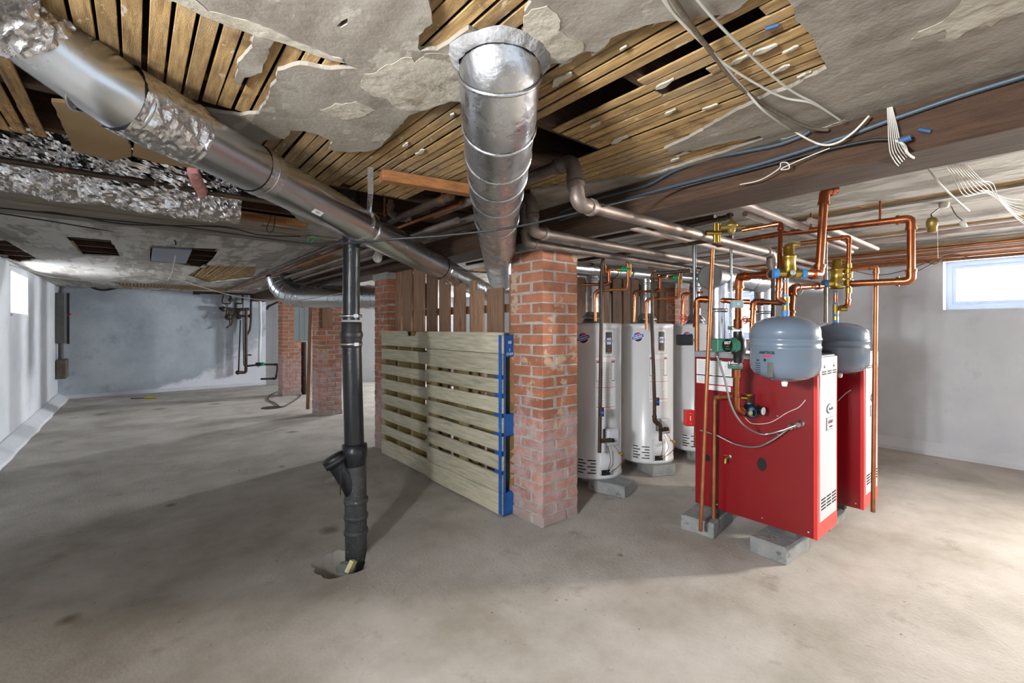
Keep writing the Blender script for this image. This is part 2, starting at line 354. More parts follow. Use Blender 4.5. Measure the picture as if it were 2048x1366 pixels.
# floor with the drain pit cut round the black pipe
pit = AZ(682, 1126, 0)
def wob(c, r, n, amp, seed=0, sx=1, sy=1, z=None):
    return [(c[0]+r*sx*math.cos(2*math.pi*k/n)*(1+amp*noise.noise(Vector((math.cos(2*math.pi*k/n)*2, math.sin(2*math.pi*k/n)*2, seed)))),
             c[1]+r*sy*math.sin(2*math.pi*k/n)*(1+amp*noise.noise(Vector((math.cos(2*math.pi*k/n)*2, math.sin(2*math.pi*k/n)*2, seed))))) for k in range(n)]
hole = wob(pit, .14, 28, .35, 3)
m = MB(); m.poly([(XL-.4, -3.6), (XR+.4, -3.6), (XR+.4, 12.2), (XL-.4, 12.2)], -.09, 0, [hole])
bz = [(x, y, -.0) for x, y in hole]; b2 = [((x-pit.x)*.8+pit.x, (y-pit.y)*.8+pit.y, -.15) for x, y in hole]
k_ = len(hole); m.add(bz+b2, [(i, (i+1) % k_, k_+(i+1) % k_, k_+i) for i in range(k_)]+[tuple(k_+i for i in range(k_))], True)
struct(m.build('floor', M_floor))
def wall(name, p0, p1, th, z0, z1, openings, mat, out):
    """vertical wall from p0 to p1 (2D), openings as (s0,s1,z0,z1) along it; out = outward normal"""
    p0 = Vector(p0+(0,)); p1 = Vector(p1+(0,)); L_ = (p1-p0).length; u = (p1-p0).normalized(); n = Vector(out+(0,))
    ss = sorted({0, L_}|{s for o in openings for s in o[:2]}); zs = sorted({z0, z1}|{z for o in openings for z in o[2:]})
    m = MB()
    for i in range(len(ss)-1):
        for j in range(len(zs)-1):
            cs, cz = (ss[i]+ss[i+1])/2, (zs[j]+zs[j+1])/2
            if any(o[0] < cs < o[1] and o[2] < cz < o[3] for o in openings): continue
            a = p0+u*ss[i]; b = p0+u*ss[i+1]
            vs = [a+Vector((0,0,zs[j])), b+Vector((0,0,zs[j])), b+n*th+Vector((0,0,zs[j])), a+n*th+Vector((0,0,zs[j]))]
            vs += [v+Vector((0,0,zs[j+1]-zs[j])) for v in vs]
            m.add(vs, [(0,3,2,1),(4,5,6,7),(0,1,5,4),(1,2,6,5),(2,3,7,6),(3,0,4,7)])
    return struct(m.build(name, mat))
def window(i, p0, u, n, s0, s1, z0, z1, th, lights=2, label=None):
    """window unit in an opening; p0 wall origin (2D), u along, n outward"""
    nm = 'window_%d' % i; P0 = Vector(p0+(0,)); u = Vector(u+(0,)).normalized(); n = Vector(n+(0,))
    c = P0+u*(s0+s1)/2+n*(th*.6)
    t = bpy.data.objects.new(nm, None); COL.objects.link(t); t['kind'] = 'structure'; t.location = c+Vector((0, 0, z0))
    def bx(a0, a1, b0, b1, d0, d1, mb):
        q = P0+n*(th*.55); v = []
        for zz in (b0, b1):
            for (s_, d_) in ((a0, d0), (a1, d0), (a1, d1), (a0, d1)): v.append(q+u*s_+n*d_+Vector((0, 0, zz)))
        mb.add(v, [(0,3,2,1),(4,5,6,7),(0,1,5,4),(1,2,6,5),(2,3,7,6),(3,0,4,7)]); return mb
    fw = .045; mb = MB()
    bx(s0, s0+fw, z0, z1, 0, .06, mb); bx(s1-fw, s1, z0, z1, 0, .06, mb); bx(s0+fw, s1-fw, z0, z0+fw*1.3, 0, .06, mb); bx(s0+fw, s1-fw, z1-fw, z1, 0, .06, mb)
    mb.build('window_frame', M_frame, t)
    em = emat('daylit_pane_%d' % i, PANE[nm], (1, .93, .83) if i == 4 else (.95, .975, 1)); w = (s1-s0-2*fw)/lights
    for k in range(lights):
        a0 = s0+fw+k*w; a1 = a0+w
        mb = MB(); bx(a0, a0+.028, z0+fw, z1-fw, .008, .045, mb); bx(a1-.028, a1, z0+fw, z1-fw, .008, .045, mb)
        bx(a0+.028, a1-.028, z0+fw*1.3, z0+fw*1.3+.03, .008, .045, mb); bx(a0+.028, a1-.028, z1-fw-.03, z1-fw, .008, .045, mb)
        mb.build('sash', M_frame, t)
        mb = MB(); bx(a0+.02, a1-.02, z0+fw+.03, z1-fw-.02, .025, .032, mb); mb.build('pane', em, t)
    mb = MB(); q0 = th*-.55
    bx(s0-.01, s1+.01, z0-.035, z0+.002, q0-.012, 0.0, mb); mb.build('sill', M_wall, t)
    return t
TH = .34
w_right = [(-.45, .74, 1.42, 1.90), (2.25, 2.95, 1.10, 1.72), (8.4, 8.8, 1.2, 1.7), (-1.65, -1.1, 1.35, 1.85), (5.7, 6.05, 1.3, 1.75)]  # last opening (window_8): unseen window added to brighten the far floor
Y0 = -3.6
wall('wall_right', (XR, Y0), (XR, 9.4), TH, 0, WZ, [(a-Y0, b-Y0, c, d) for a, b, c, d in w_right], M_wall, (1, 0))
w_left = [(7.3, 8.3, 1.41, 1.87), (.25, .7, 1.3, 1.75)]
wall('wall_left', (XL, Y0), (XL, 11.15), TH, 0, WZ, [(a-Y0, b-Y0, c, d) for a, b, c, d in w_left], M_wall, (-1, 0))
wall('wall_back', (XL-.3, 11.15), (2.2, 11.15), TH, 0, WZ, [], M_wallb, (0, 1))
dv = (Vector((XR+.1, 9.0))-Vector((2.2, 11.15))); dl = dv.length; dvn = dv.normalized()
wall('wall_far_corner', (2.2, 11.15), (XR+.1, 9.0), .3, 0, WZ, [(.62, 1.2, 1.5, 1.86)], M_wall, (-dvn.y, dvn.x))
for i, (a, b, c, d) in zip((1, 2, 3, 4, 8), w_right): window(i, (XR, 0), (0, 1), (1, 0), a, b, c, d, TH, 2)
for i, (a, b, c, d) in zip((5, 6), w_left): window(i, (XL, 0), (0, 1), (-1, 0), a, b, c, d, TH, 2)
window(7, (2.2, 11.15), (dvn.x, dvn.y), (-dvn.y, dvn.x), .62, 1.2, 1.5, 1.86, .3, 1)
# curbs at the wall feet
def curb(name, pts, w, h, mat):
    """sloped fillet of cement along a wall foot; pts (2D) of the wall line, w towards the room (2D)"""
    m = MB(); a, b = Vector(pts[0]), Vector(pts[1]); w = Vector(w); n = 40; vs = []
    for i in range(n+1):
        p = a+(b-a)*i/n; q = 1+.16*noise.noise(Vector((p.x*2.3, p.y*2.3, 0)))
        vs += [(p.x, p.y, 0), (p.x+w.x*q, p.y+w.y*q, 0), (p.x+w.x*q*.94, p.y+w.y*q*.94, h*.3*q), (p.x+w.x*.12, p.y+w.y*.12, h*q), (p.x, p.y, h*q)]
    fs = [(i*5+j, (i+1)*5+j, (i+1)*5+j+1, i*5+j+1) for i in range(n) for j in range(4)]
    m.add(vs, fs); return struct(m.build(name, mat))
curb('trim_1', ((XL, Y0), (XL, 11.15)), (.14, 0), .10, M_wall)
curb('trim_2', ((XR, Y0), (XR, 9.1)), (-.07, 0), .12, M_wall)
curb('trim_3', ((XL, 11.15), (2.2, 11.15)), (0, -.05), .06, M_wall)

# ------------------------------------------------------------------ ceiling: plaster, laths, joists, boards above
CEIL = bpy.data.objects.new('ceiling', None); COL.objects.link(CEIL); CEIL['kind'] = 'structure'
def PC(lst): return [(AZ(x, y, ZC).x, AZ(x, y, ZC).y) for x, y in lst]
def rough(poly, amp=.007, step=.016, seed=0):
    out = []
    for i in range(len(poly)):
        a = Vector(poly[i]); b = Vector(poly[(i+1) % len(poly)]); n = max(1, int((b-a).length/step))
        for k in range(n):
            p = a+(b-a)*k/n; q = Vector((p.x*19, p.y*19, seed)); q2 = Vector((p.x*50, p.y*50, seed+5))
            out.append((p.x+amp*(noise.noise(q)+.7*noise.noise(q2)), p.y+amp*(noise.noise(q+Vector((7, 7, 7)))+.7*noise.noise(q2+Vector((3, 3, 3))))))
    return out
E1 = PC([(330, -40), (410, 22), (500, 55), (590, 85), (690, 119), (722, 130), (660, 129), (600, 122), (556, 134), (550, 152), (541, 172), (530, 200), (515, 220), (480, 225), (440, 219), (400, 212), (375, 202)])
E1 += PC([(430, 300), (500, 350), (560, 400), (600, 440)]) + [(.85, 3.36), (-1.0, 3.36), (-1.0, 1.0), (-.3, 1.0)]
E3 = PC([(495, 285), (536, 273), (570, 272), (581, 254), (604, 255), (630, 261), (652, 271), (666, 278), (658, 295), (700, 299), (738, 297), (761, 289), (772, 273), (797, 248), (818, 223), (856, 211), (879, 202), (900, 195), (940, 200), (1000, 190), (1060, 180), (1085, 120),
         (1134, 116), (1171, 94), (1192, 96), (1206, 87), (1223, 68), (1258, 50), (1293, 42), (1328, 35), (1375, 30), (1422, 21), (1469, 14), (1490, -5), (1520, -30), (1572, -20), (1587, 20), (1601, 38), (1632, 72), (1639, 92), (1655, 126), (1635, 140), (1608, 150), (1584, 167), (1539, 181), (1498, 202), (1478, 212),
         (1400, 258), (1328, 293), (1347, 301), (1400, 292), (1460, 278), (1520, 266), (1524, 272), (1440, 302), (1360, 327), (1290, 350), (1240, 351), (1180, 362), (1060, 378)])
E3 += [(1.86, 2.2), (1.86, 3.7), (1.3, 3.34), (1.02, 3.34)] + PC([(690, 420), (620, 360), (560, 318)])
E4 = PC([(850, -30), (862, 10), (866, 35), (838, 62), (835, 85), (842, 92), (875, 92), (905, 70), (935, 50), (960, 62), (1008, 62), (1040, 70), (1060, 58), (1045, 40), (1050, 15), (1060, -8), (1020, -40)])
SMALL = [PC([(675, 42), (683, 32), (697, 27), (694, 38), (684, 46)]), PC([(0, 478), (12, 478), (45, 498), (76, 516), (40, 522), (-60, 500), (-60, 478)]), PC([(130, 470), (222, 478), (232, 494), (240, 511), (165, 507), (150, 492)]), PC([(300, 492), (440, 495), (425, 518), (410, 534), (380, 530), (350, 524), (300, 521)]),
         [(2.6, -.6), (2.72, -.6), (2.75, 1.2), (2.66, 2.2), (2.6, 1.0)], [(3.28, -.4), (3.42, -.4), (3.47, 1.0), (3.42, 2.4), (3.3, 2.4), (3.26, 1.0)], [(4.35, -.2), (4.5, -.2), (4.52, 2.4), (4.4, 2.6), (4.3, 1.2)],
         [(5.2, .0), (5.6, .3), (5.7, 2.5), (5.3, 3.0)], [(2.3, .9), (2.42, .85), (2.5, 3.6), (2.3, 3.8)], [(.6, 6.3), (1.1, 6.0), (1.3, 7.4), (.9, 8.6), (.55, 7.6)], [(-.3, 9.6), (.6, 9.4), (1.7, 9.9), (1.2, 10.6), (-.2, 10.5)], [(1.3, 4.6), (1.75, 4.6), (1.8, 6.0), (1.4, 5.8)],
         [(3.0, 3.3), (3.8, 3.2), (4.4, 4.6), (3.2, 4.9)]]
EXPO = [E1, E3, E4]+SMALL
ISL = [PC([(472, 157), (475, 116), (506, 86), (509, 63), (547, 74), (534, 103), (523, 137), (492, 148), (480, 166)])]
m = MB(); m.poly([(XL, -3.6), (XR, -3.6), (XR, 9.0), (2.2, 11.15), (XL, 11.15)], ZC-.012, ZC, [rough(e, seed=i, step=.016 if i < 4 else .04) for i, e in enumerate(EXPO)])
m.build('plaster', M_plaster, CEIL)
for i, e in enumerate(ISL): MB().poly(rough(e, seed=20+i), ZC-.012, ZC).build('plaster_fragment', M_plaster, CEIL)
PATCH = [PC([(318, -20), (412, 22), (500, 55), (592, 86), (690, 119), (688, 108), (640, 92), (600, 78), (555, 55), (520, 38), (480, 29), (420, 8), (380, -20)]),
         PC([(728, 138), (752, 134), (782, 120), (800, 108), (822, 105), (830, 115), (850, 98), (885, 98), (910, 100), (935, 110), (950, 150), (940, 195), (898, 194), (870, 205), (852, 213), (815, 214), (790, 205), (770, 190), (748, 185), (722, 165)]),
         PC([(644, 213), (672, 200), (715, 195), (750, 212), (730, 222), (715, 228), (690, 232), (665, 224)]),
         PC([(1838, 52), (1880, 35), (1905, 15), (1925, -15), (2060, -20), (2060, 12), (2000, 28), (1985, 42), (1965, 35), (1935, 52), (1920, 66), (1900, 66), (1885, 50), (1862, 62), (1825, 66)]),
         PC([(1048, 55), (1046, 30), (1065, 5), (1100, 0), (1120, 28), (1110, 50), (1140, 62), (1165, 75), (1166, 92), (1134, 112), (1100, 110), (1075, 80)]),
         PC([(1560, 272), (1610, 258), (1655, 246), (1690, 232), (1700, 236), (1640, 262), (1600, 272), (1570, 280)])]
for i, e in enumerate(PATCH): MB().poly(rough(e, .010, .012, 40+i), ZC-.0135, ZC-.0118).build('skim_patch', M_patch, CEIL)
def inside(p, poly):
    c = False; n = len(poly); x, y = p
    for i in range(n):
        x0, y0 = poly[i]; x1, y1 = poly[i-1]
        if (y0 > y) != (y1 > y) and x < (x1-x0)*(y-y0)/(y1-y0)+x0: c = not c
    return c
HOLES = [[(1.095, .44), (1.142, .44), (1.142, 1.2), (1.095, 1.2)], [(1.14, .80), (1.19, .80), (1.19, 1.2), (1.14, 1.2)], [(1.10, 1.2), (1.47, 1.2), (1.47, 1.62), (1.10, 1.62)], [(1.236, .64), (1.282, .64), (1.282, .8), (1.236, .8)],
         [(.2, 2.38), (1.9, 2.38), (1.9, 3.8), (.2, 3.8)], [(1.16, 2.02), (1.8, 2.02), (1.8, 2.4), (1.16, 2.4)], [(-.28, 1.75), (.3, 1.75), (.3, 3.4), (-.28, 3.4)], [(-1.05, 2.47), (.3, 2.47), (.3, 3.4), (-1.05, 3.4)],
         SMALL[1], SMALL[2], SMALL[3]]
lathrows = []; pitch = .0465; x = -1.0; laths = []
while x < 5.8:
    xc = x+.019; y = -.6; s0 = None; lim = 1.2+random.random()*.2
    while y < 10.8:
        near = any(inside((xc+dx, y+dy), e) for e in EXPO for dx in (-.03, 0, .03) for dy in (-.04, .04)) and not any(inside((xc, y), h) for h in HOLES)
        if near and s0 is None: s0 = y
        if s0 is not None and (not near or y-s0 > 1.22):
            if y-s0 > .06: laths.append((x, s0, y))
            s0 = None if not near else y+.004
        y += .02
    x += pitch
laths.sort(key=lambda l: l[1]); base = {}
def bevbox(L_, w, h, key):
    k = (key, round(L_, 1))
    if k not in base:
        mb = MB(); v = []
        for yy in (0, L_):
            j = [random.uniform(-.0012, .0012) for _ in range(4)]
            v += [(0.0+j[0], yy, .001+j[1]), (w, yy, j[2]), (w, yy, h), (0, yy, h)]
        mb.add(v, [(0, 1, 2, 3), (7, 6, 5, 4), (0, 4, 5, 1), (1, 5, 6, 2), (2, 6, 7, 3), (3, 7, 4, 0)])
        o = mb.build('lath', M_lath, None, bevel=.0015); base[k] = o.data; bpy.data.objects.remove(o)
    return base[k]
rest = MB()
for i, (x, a, b) in enumerate(laths):
    L_ = b-a; me = bevbox(L_, .038, .0075, i % 3)
    if i < 300:
        o = bpy.data.objects.new('lath', me); COL.objects.link(o); o.parent = CEIL; Lb = max(v.co.y for v in me.vertices)
        o.location = (x+random.uniform(-.003, .003), a, ZC-.0005+random.uniform(0, .0015)); o.scale = (1, L_/Lb, 1); o.rotation_euler = (0, 0, random.uniform(-.004, .004)/max(L_, .3))
    else: rest.box((x, a, ZC), (x+.038, b, ZC+.0075))
if rest.v: rest.build('distant_laths', M_lath, CEIL)['kind'] = 'stuff'
for k in range(0, 28):
    MB().box((.45 if k == 7 else XL, .4*k-.022, ZC+.009), (XR if .4*k < 9 else 4, .4*k+.022, 2.19)).build('joist', M_joist, CEIL)
for k in range(50):
    xx = XL+k*.142; MB().box((xx+.001, -3.6, 2.19), (xx+.141, 11.3, 2.215)).build('floorboard', M_sub, CEIL)
# grey planks running across under the joists (left)
for k, (ya, yb, x1, dz) in enumerate(((3.37, 3.52, .66, 0), (3.525, 3.68, 1.0, .004), (3.685, 3.82, 1.25, -.003), (3.825, 3.96, 1.45, .003), (3.965, 4.1, 1.7, 0))):
    MB().box((XL, ya, ZC-.03+dz), (x1, yb-.004, ZC-.012+dz)).build('plank', M_plank, CEIL, bevel=.002)
MB().box((XL, 3.30, ZC-.035), (.9, 3.36, ZC+.012)).build('orange_nailer', M_boardv, CEIL)
# timber beam over the pillars
bm_ = MB(); n = 60; vs = []
for i in range(n+1):
    y = -3.6+i*(14.6/n); q = lambda s: .008*noise.noise(Vector((y*1.7, s, 0)))
    vs += [(1.9+q(1), y, 1.808+q(2)), (2.12, y, 1.80+q(3)), (2.12, y, ZC+.0), (1.9+q(4), y, ZC)]
bm_.add(vs, [(i*4+j, i*4+(j+1) % 4, (i+1)*4+(j+1) % 4, (i+1)*4+j) for i in range(n) for j in range(4)]+[(0, 3, 2, 1), (n*4, n*4+1, n*4+2, n*4+3)])
bo = fixn(bm_.build('timber_beam', M_beam)); tag(bo, 'long dark brown timber beam under the ceiling, carried by the brick pillars', 'beam')
# loose tan boards in the ceiling opening at the left
tb = PC([(107, 203), (140, 268), (148, 290), (225, 311), (262, 305), (268, 290), (330, 300), (360, 330), (300, 230), (200, 190)])
tag(MB().poly(rough(PC([(104, 190), (148, 291), (222, 311), (238, 309), (262, 303), (262, 285), (230, 200)]), .003), ZC-.022, ZC-.01).build('tan_board', M_tan), 'flat tan board across the dark opening, under the left silver duct', 'board')
tag(MB().poly(rough(PC([(264, 302), (320, 318), (400, 330), (380, 300), (270, 270)]), .003), ZC-.02, ZC-.008).build('tan_board', M_tan), 'smaller tan board beside the larger one behind the left silver duct', 'board')
a = PC([(762, 345), (764, 342)])[0]
bd = MB(); p0 = AZ(762, 347, ZC-.03); p1 = AZ(940, 377, ZC-.03); dd = (p1-p0).normalized(); nn = Vector((-dd.y, dd.x, 0))
Mx = Matrix(((dd.x, nn.x, 0, p0.x), (dd.y, nn.y, 0, p0.y), (0, 0, 1, p0.z), (0, 0, 0, 1)))
bd.box((0, -.03, -.035), ((p1-p0).length+.1, .03, .015), Mx); tag(bd.build('timber_batten', M_boardv, bevel=.004), 'orange-brown timber batten nailed under the laths left of the foil duct', 'batten')

for i, (px, py, L_, a) in enumerate([(840, 305, .07, .9), (1198, 99, .05, .5), (1312, 44, .03, .3), (1457, 22, .06, .6), (1238, 280, .09, .35), (1330, 168, .07, .5), (1420, 214, .05, .4), (1432, 285, .09, .2), (1368, 306, .08, .3), (1608, 150, .035, 1.4), (1190, 250, .05, .6), (1340, 225, .05, .3), (1246, 98, .025, 1.2), (812, 290, .05, .9), (570, 290, .03, .6), (1130, 125, .05, 1.2), (1122, 160, .09, 1.3), (1480, 120, .05, .4), (1530, 100, .06, .45), (1580, 100, .04, .4), (1560, 140, .05, .4), (660, 112, .03, 1.5), (905, 230, .03, .5), (1350, 320, .05, .3), (1385, 300, .04, .3)]):
    c = AZ(px, py, ZC-.004); pts = []
    for k in range(14):
        t = 2*math.pi*k/14; u_, v_ = L_*.5*math.cos(t), L_*.14*math.sin(t)*(1+.5*math.sin(3*t+i)); aa = math.pi/2-.1*(i % 3)+.0
        pts.append((c.x+u_*math.cos(aa)-v_*math.sin(aa), c.y+u_*math.sin(aa)+v_*math.cos(aa)))
    MB().poly(rough(pts, .004, .01, 90+i), ZC-.006, ZC-.0005).build('plaster_scrap', M_patch, CEIL)
ch = MB()
for i in range(420):
    if i < 120: x_, y_ = 1.9+random.gauss(0, .35), 1.9+random.gauss(0, .3)
    else: x_, y_ = random.uniform(-.9, 5.8), random.uniform(.3, 8)
    if (x_-pit.x)**2+(y_-pit.y)**2 < .05: continue
    r_ = random.uniform(.0015, .004) if i % 14 else random.uniform(.004, .007); ch.lathe((x_, y_, 0), [(r_*1.2, 0), (r_, r_*.5), (.0001, r_*.8)], 5, Vector((0, 0, 1)), False)
co = ch.build('concrete_chips', pm('pale_grit', (170, 166, 158), (120, 112, 102), 40, .95)); co['kind'] = 'stuff'; tag(co, 'small concrete chips and grit scattered over the basement floor', 'grit')
# ================================================================== BRICK PILLARS
BR = []
for k in range(6):
    mb = MB(); L_, w, h = .203, .098, .0565; j = lambda a: random.uniform(-a, a)
    vs = [(x_+j(.0025), y_+j(.0025), z_+j(.002)) for x_, y_, z_ in ((0,0,0),(L_,0,0),(L_,w,0),(0,w,0),(0,0,h),(L_,0,h),(L_,w,h),(0,w,h))]
    mb.add(vs, [(0,3,2,1),(4,5,6,7),(0,1,5,4),(1,2,6,5),(2,3,7,6),(3,0,4,7)])
    o = mb.build('brick', M_brick, None, bevel=.004); BR.append(o.data); bpy.data.objects.remove(o)
def pillar(label, X, Y, top=1.74, S=.32):
    t = thing('brick_pillar', label, 'pillar', (X, Y, 0), 'brick pillars under the timber beam')
    MB().box((X+.0035, Y+.0035, 0), (X+S-.0035, Y+S-.0035, top-.003)).build('mortar', M_mortar, t)
    MB().box((X-.02, Y-.02, top-.002), (X+S+.02, Y+S+.02, top+.068)).build('bearing_pad', M_mortar, t, bevel=.01)
    n = int(round(top/.067)); pit_ = top/n; a, b = .203, .098
    for c in range(n):
        z = c*pit_+.005; w = .018 if c < 1 else 0; wz = max(0, 6-c)*.0012
        # pinwheel of four, mirrored on alternate courses
        if c % 2 == 0: P = [((0, 0), 0), ((S, 0), 90), ((S, S), 180), ((0, S), 270)]
        else: P = [((b+.0, 0), 0, 1)]
        if c % 2 == 0:
            pl_ = [(0, 0, 0), (S, 0, 90), (S, S, 180), (0, S, 270)]
        else:
            pl_ = [(S-a, 0, 0), (S, S-a, 90), (a, S, 180), (0, a, 270)]
        for (ox, oy, r) in pl_:
            o = bpy.data.objects.new('brick', random.choice(BR)); COL.objects.link(o); o.parent = t
            rr = math.radians(r+random.uniform(-1, 1)*(1.4 if c < 9 else .4)); out = Vector((math.sin(rr), -math.cos(rr)))*random.uniform(-.002, .003+wz)
            o.location = (ox+out.x, oy+out.y, z+random.uniform(-.0015, .0015)); o.rotation_euler = (0, 0, rr)
            o.scale = (1, 1, (pit_-.0095)/.0565)
    return t
pillar('nearest brick pillar, at the right end of the pallets by the first water heater', 1.95, 2.06)
pillar('brick pillar at the far left end of the leaning pallets', 1.94, 4.30)
pillar('brick pillar beyond the black pipe with a board strapped to its upper half', 1.98, 6.65)
pillar('farthest brick pillar, with the grey-blue panels hung beside it', 2.04, 8.98)
pillar('brick pillar half hidden behind the third water heater', 5.05, 3.0)

# ================================================================== SLATS AND PALLETS
sl = thing('slat_partition', 'partition of upright brown boards standing behind the two pallets', 'partition', (2.0, 3.4, 0))
XS = 2.02
for (a, b, top, nt) in ((786, 802, 514, 0), (806, 822, 525, 0), (827, 847, 533, 0), (853, 872, 541, 0), (878, 898, 548, 1), (907, 928, 566, 0), (939, 965, 558, 2), (974, 1005, 575, 0)):
    p = AX(a, top, XS); q = AX(b, top, XS); z = min(p.z, q.z)
    if nt: 
        mb = MB(); mid = p.y+(q.y-p.y)*.45
        mb.box((XS, q.y, .02), (XS+.02, p.y, z-.08)); mb.box((XS, mid, z-.08), (XS+.02, p.y, z))
    else: mb = MB().box((XS, q.y, .02), (XS+.02, p.y, z))
    mb.build('slat', M_slat, sl)
MB().box((XS+.04, 2.42, 1.36), (XS+.08, 4.28, 1.42)).build('rail', M_board, sl)
MB().box((XS+.04, 2.42, .35), (XS+.08, 4.28, .43)).build('rail', M_board, sl)
MB().box((XS+.0, 2.40, 0.0), (XS+.05, 2.475, 1.62)).build('post', M_board, sl)

def pallet(label, y0, y1, X, boards, blue=None, style=0, lean=0.0):
    t = thing('pallet', label, 'pallet', (X, (y0+y1)/2, 0)); H = 1.215
    z = H+.003
    for i, (h, g) in enumerate(boards):
        z1 = z; z0 = max(z-h, .004); j = random.uniform(-.006, .006)
        if i == 0 and style == 0:     # broken top board
            mb = MB(); ya, yb, yc, yd = y0, y0+(y1-y0)*.22, y0+(y1-y0)*.42, y1
            pts = [(ya, z0), (yd, z0), (yd, z1), (yc+.02, z1), (yc, z1-.045), (yb+.03, z1-.04), (yb, z1-.005), (ya, z1-.012)]
            n = len(pts); mb.add([(X, a, b) for a, b in pts]+[(X+.02, a, b) for a, b in pts], [tuple(range(n)), tuple(reversed(range(n, 2*n)))]+[(k, (k+1) % n, n+(k+1) % n, n+k) for k in range(n)])
            fixn(mb.build('deckboard', M_pallet, t))
        else:
            MB().box((X, y0+j, z0), (X+.019, y1+j*.5, z1), ).build('deckboard', M_pallet, t, bevel=.002)
        z = z0-g
    # far deck
    z = H
    for i in range(7):
        MB().box((X+.125, y0, z-.09), (X+.142, y1, z)).build('back_deckboard', M_palletin, t); z -= .17+(.01 if i % 2 else 0)
    w = y1-y0
    if style == 0:
        for f in (.0, .33, .62, .93):
            MB().box((X+.0195, y0+w*f, .01), (X+.1245, y0+w*f+.038, H-.01)).build('stringer', M_palletin, t)
    else:
        for k, f in enumerate((0, .44, .87)):
            for zz in (.01, .53, H-.16):
                e = (k == 0)
                o = MB().box((X+.036, y0+w*f+(.002 if e else 0), zz), (X+.105, y0+w*f+.13, zz+.145)).build('block', M_blue if e else M_palletin, t, bevel=.003)
            MB().box((X+.0195, y0+w*f, .006), (X+.0355, y0+w*f+.10, H-.004)).build('stringer_board', M_blue if k == 0 else M_palletin, t)
            MB().box((X+.1055, y0+w*f, .006), (X+.1245, y0+w*f+.10, H-.004)).build('stringer_board', M_palletin, t)
    return t
XP = 1.845
YA = AX(1003, 900, XP).y; YB = AX(853, 900, XP).y; YC = AX(759, 880, XP).y
p2 = pallet('pallet with blue-painted right end leaning beside the nearest brick pillar', YA, YB-.006, XP,
       [(.14, .003), (.14, .026), (.095, .03), (.10, .027), (.10, .026), (.097, .03), (.095, .03), (.12, .003), (.14, .0)], style=1)
# blue paint on the end of the boards
MB().box((XP-.0012, YA-.003, .02), (XP+.0, YA+.03, 1.2)).build('blue_edge_paint', M_blue, p2)
pallet('bare pallet with a broken top board, left of the blue-ended one', YB+.004, YC, XP+.02,
       [(.14, .035), (.10, .052), (.09, .052), (.095, .052), (.095, .055), (.10, .055), (.085, .055), (.14, 0)], style=0)
# markings on the top blue block end (faces -Y)
bw = pm('white_stencil', (214, 224, 232), None, rough=.6)
bb = [c for c in p2.children if c.name.startswith('block') and c.data.materials[0] == M_blue]
for zc, s, sz in ((1.15, 'IIII', .03), (1.10, '1', .03)):
    textm('stencil', s, sz, bw, p2, (XP+.071, YA+.0005, zc), (1, 0, 0), (0, 0, 1))
textm('stencil', 'CHEP', .024, bw, p2, (XP+.071, YA+.0005, 1.073), (1, 0, 0), (0, 0, 1))

# ================================================================== DUCTS
def ring(mb, p, d, r, w=.006, h=.004, seg=36):
    d = d.normalized(); mb.lathe(p, [(r, -w), (r+h, -w*.5), (r+h*1.2, 0), (r+h, w*.5), (r, w)], seg, d)
dl = thing('silver_duct', 'smooth galvanised duct slanting from the upper left corner to the partition', 'duct', (0, 0, 0))
Dr = .0875
c0 = [W(-120, -170, .86), W(-20, -30, 1.0), W(62, 60, 1.09), W(130, 128, 1.17)]
def line(d): return Vector(F*d+R*(-1.029+.238*(d-1.33)))+Vector((0, 0, CH+.612-.0795*(d-1.33)))
pts = spline([c0[0], c0[1], c0[2], line(1.22)], 6)+[line(1.22+.12*k) for k in range(1, 29)]
MB().sweep(pts, Dr, 40, caps=False).build('duct_tube', M_galv, dl)
for d in (1.25, 1.70, 2.40, 3.40):
    mb = MB(); p = line(d); ring(mb, p, line(d+.1)-p, Dr); mb.build('seam_ring', M_galv, dl)
mb = MB(); ring(mb, c0[3]*.5+line(1.22)*.5, line(1.22)-c0[3], Dr, .008, .006); mb.build('seam_ring', M_galv, dl)
mb = MB(); mb.sweep([line(1.225+.0075*k) for k in range(28)], Dr+.003, 110, caps=False, smooth=False, crk=.006); mb.build('foil_tape', M_foil, dl)
mb = MB(); q = spline([c0[0], c0[1], c0[2]], 26); mb.sweep(q, Dr+.010, 110, caps=False, smooth=False, jit=.008, crk=.008); mb.build('foil_wrap', M_foil, dl)
for d in (1.70, 3.40):
    mb = MB(); mb.sweep([line(d-.035+.01*k) for k in range(8)], Dr+.002, 80, caps=False, smooth=False, crk=.0016); mb.build('foil_tape', M_foil, dl)
# hanger strap of foil tape at the middle
pd = line(2.33); s_ = MB(); dr = (line(2.4)-line(2.3)).normalized(); side = dr.cross(Vector((0, 0, 1))).normalized()
arc = []
for k in range(13):
    a = math.radians(-160+k*17); arc.append(pd+side*math.cos(a)*(Dr+.003)+Vector((0, 0, 1))*math.sin(a)*(Dr+.003))
arc = arc + [W(741, 388, 2.12), AZ(741, 334, ZC-.008)]
vs = []
for i, p in enumerate(arc):
    f_ = min(1, max(0, (i-8)/4)); ax = (dr*(1-f_)+R*f_).normalized(); vs += [p-ax*.013, p+ax*.013]
s_.add(vs, [(2*i, 2*i+1, 2*i+3, 2*i+2) for i in range(len(arc)-1)])
o = s_.build('hanger_strap', M_foil, dl); md = o.modifiers.new('s', 'SOLIDIFY'); md.thickness = .001
mb = MB(); pl_ = line(1.93)-Vector((F.x, F.y, 0))*.0
tg = (line(2.0)-line(1.93)).normalized(); vv = (Vector((0, 0, CH))-line(1.93)); vv = (vv-tg*vv.dot(tg)).normalized(); vv = (vv+Vector((0,0,-.75))).normalized(); vv = (vv-tg*vv.dot(tg)).normalized()
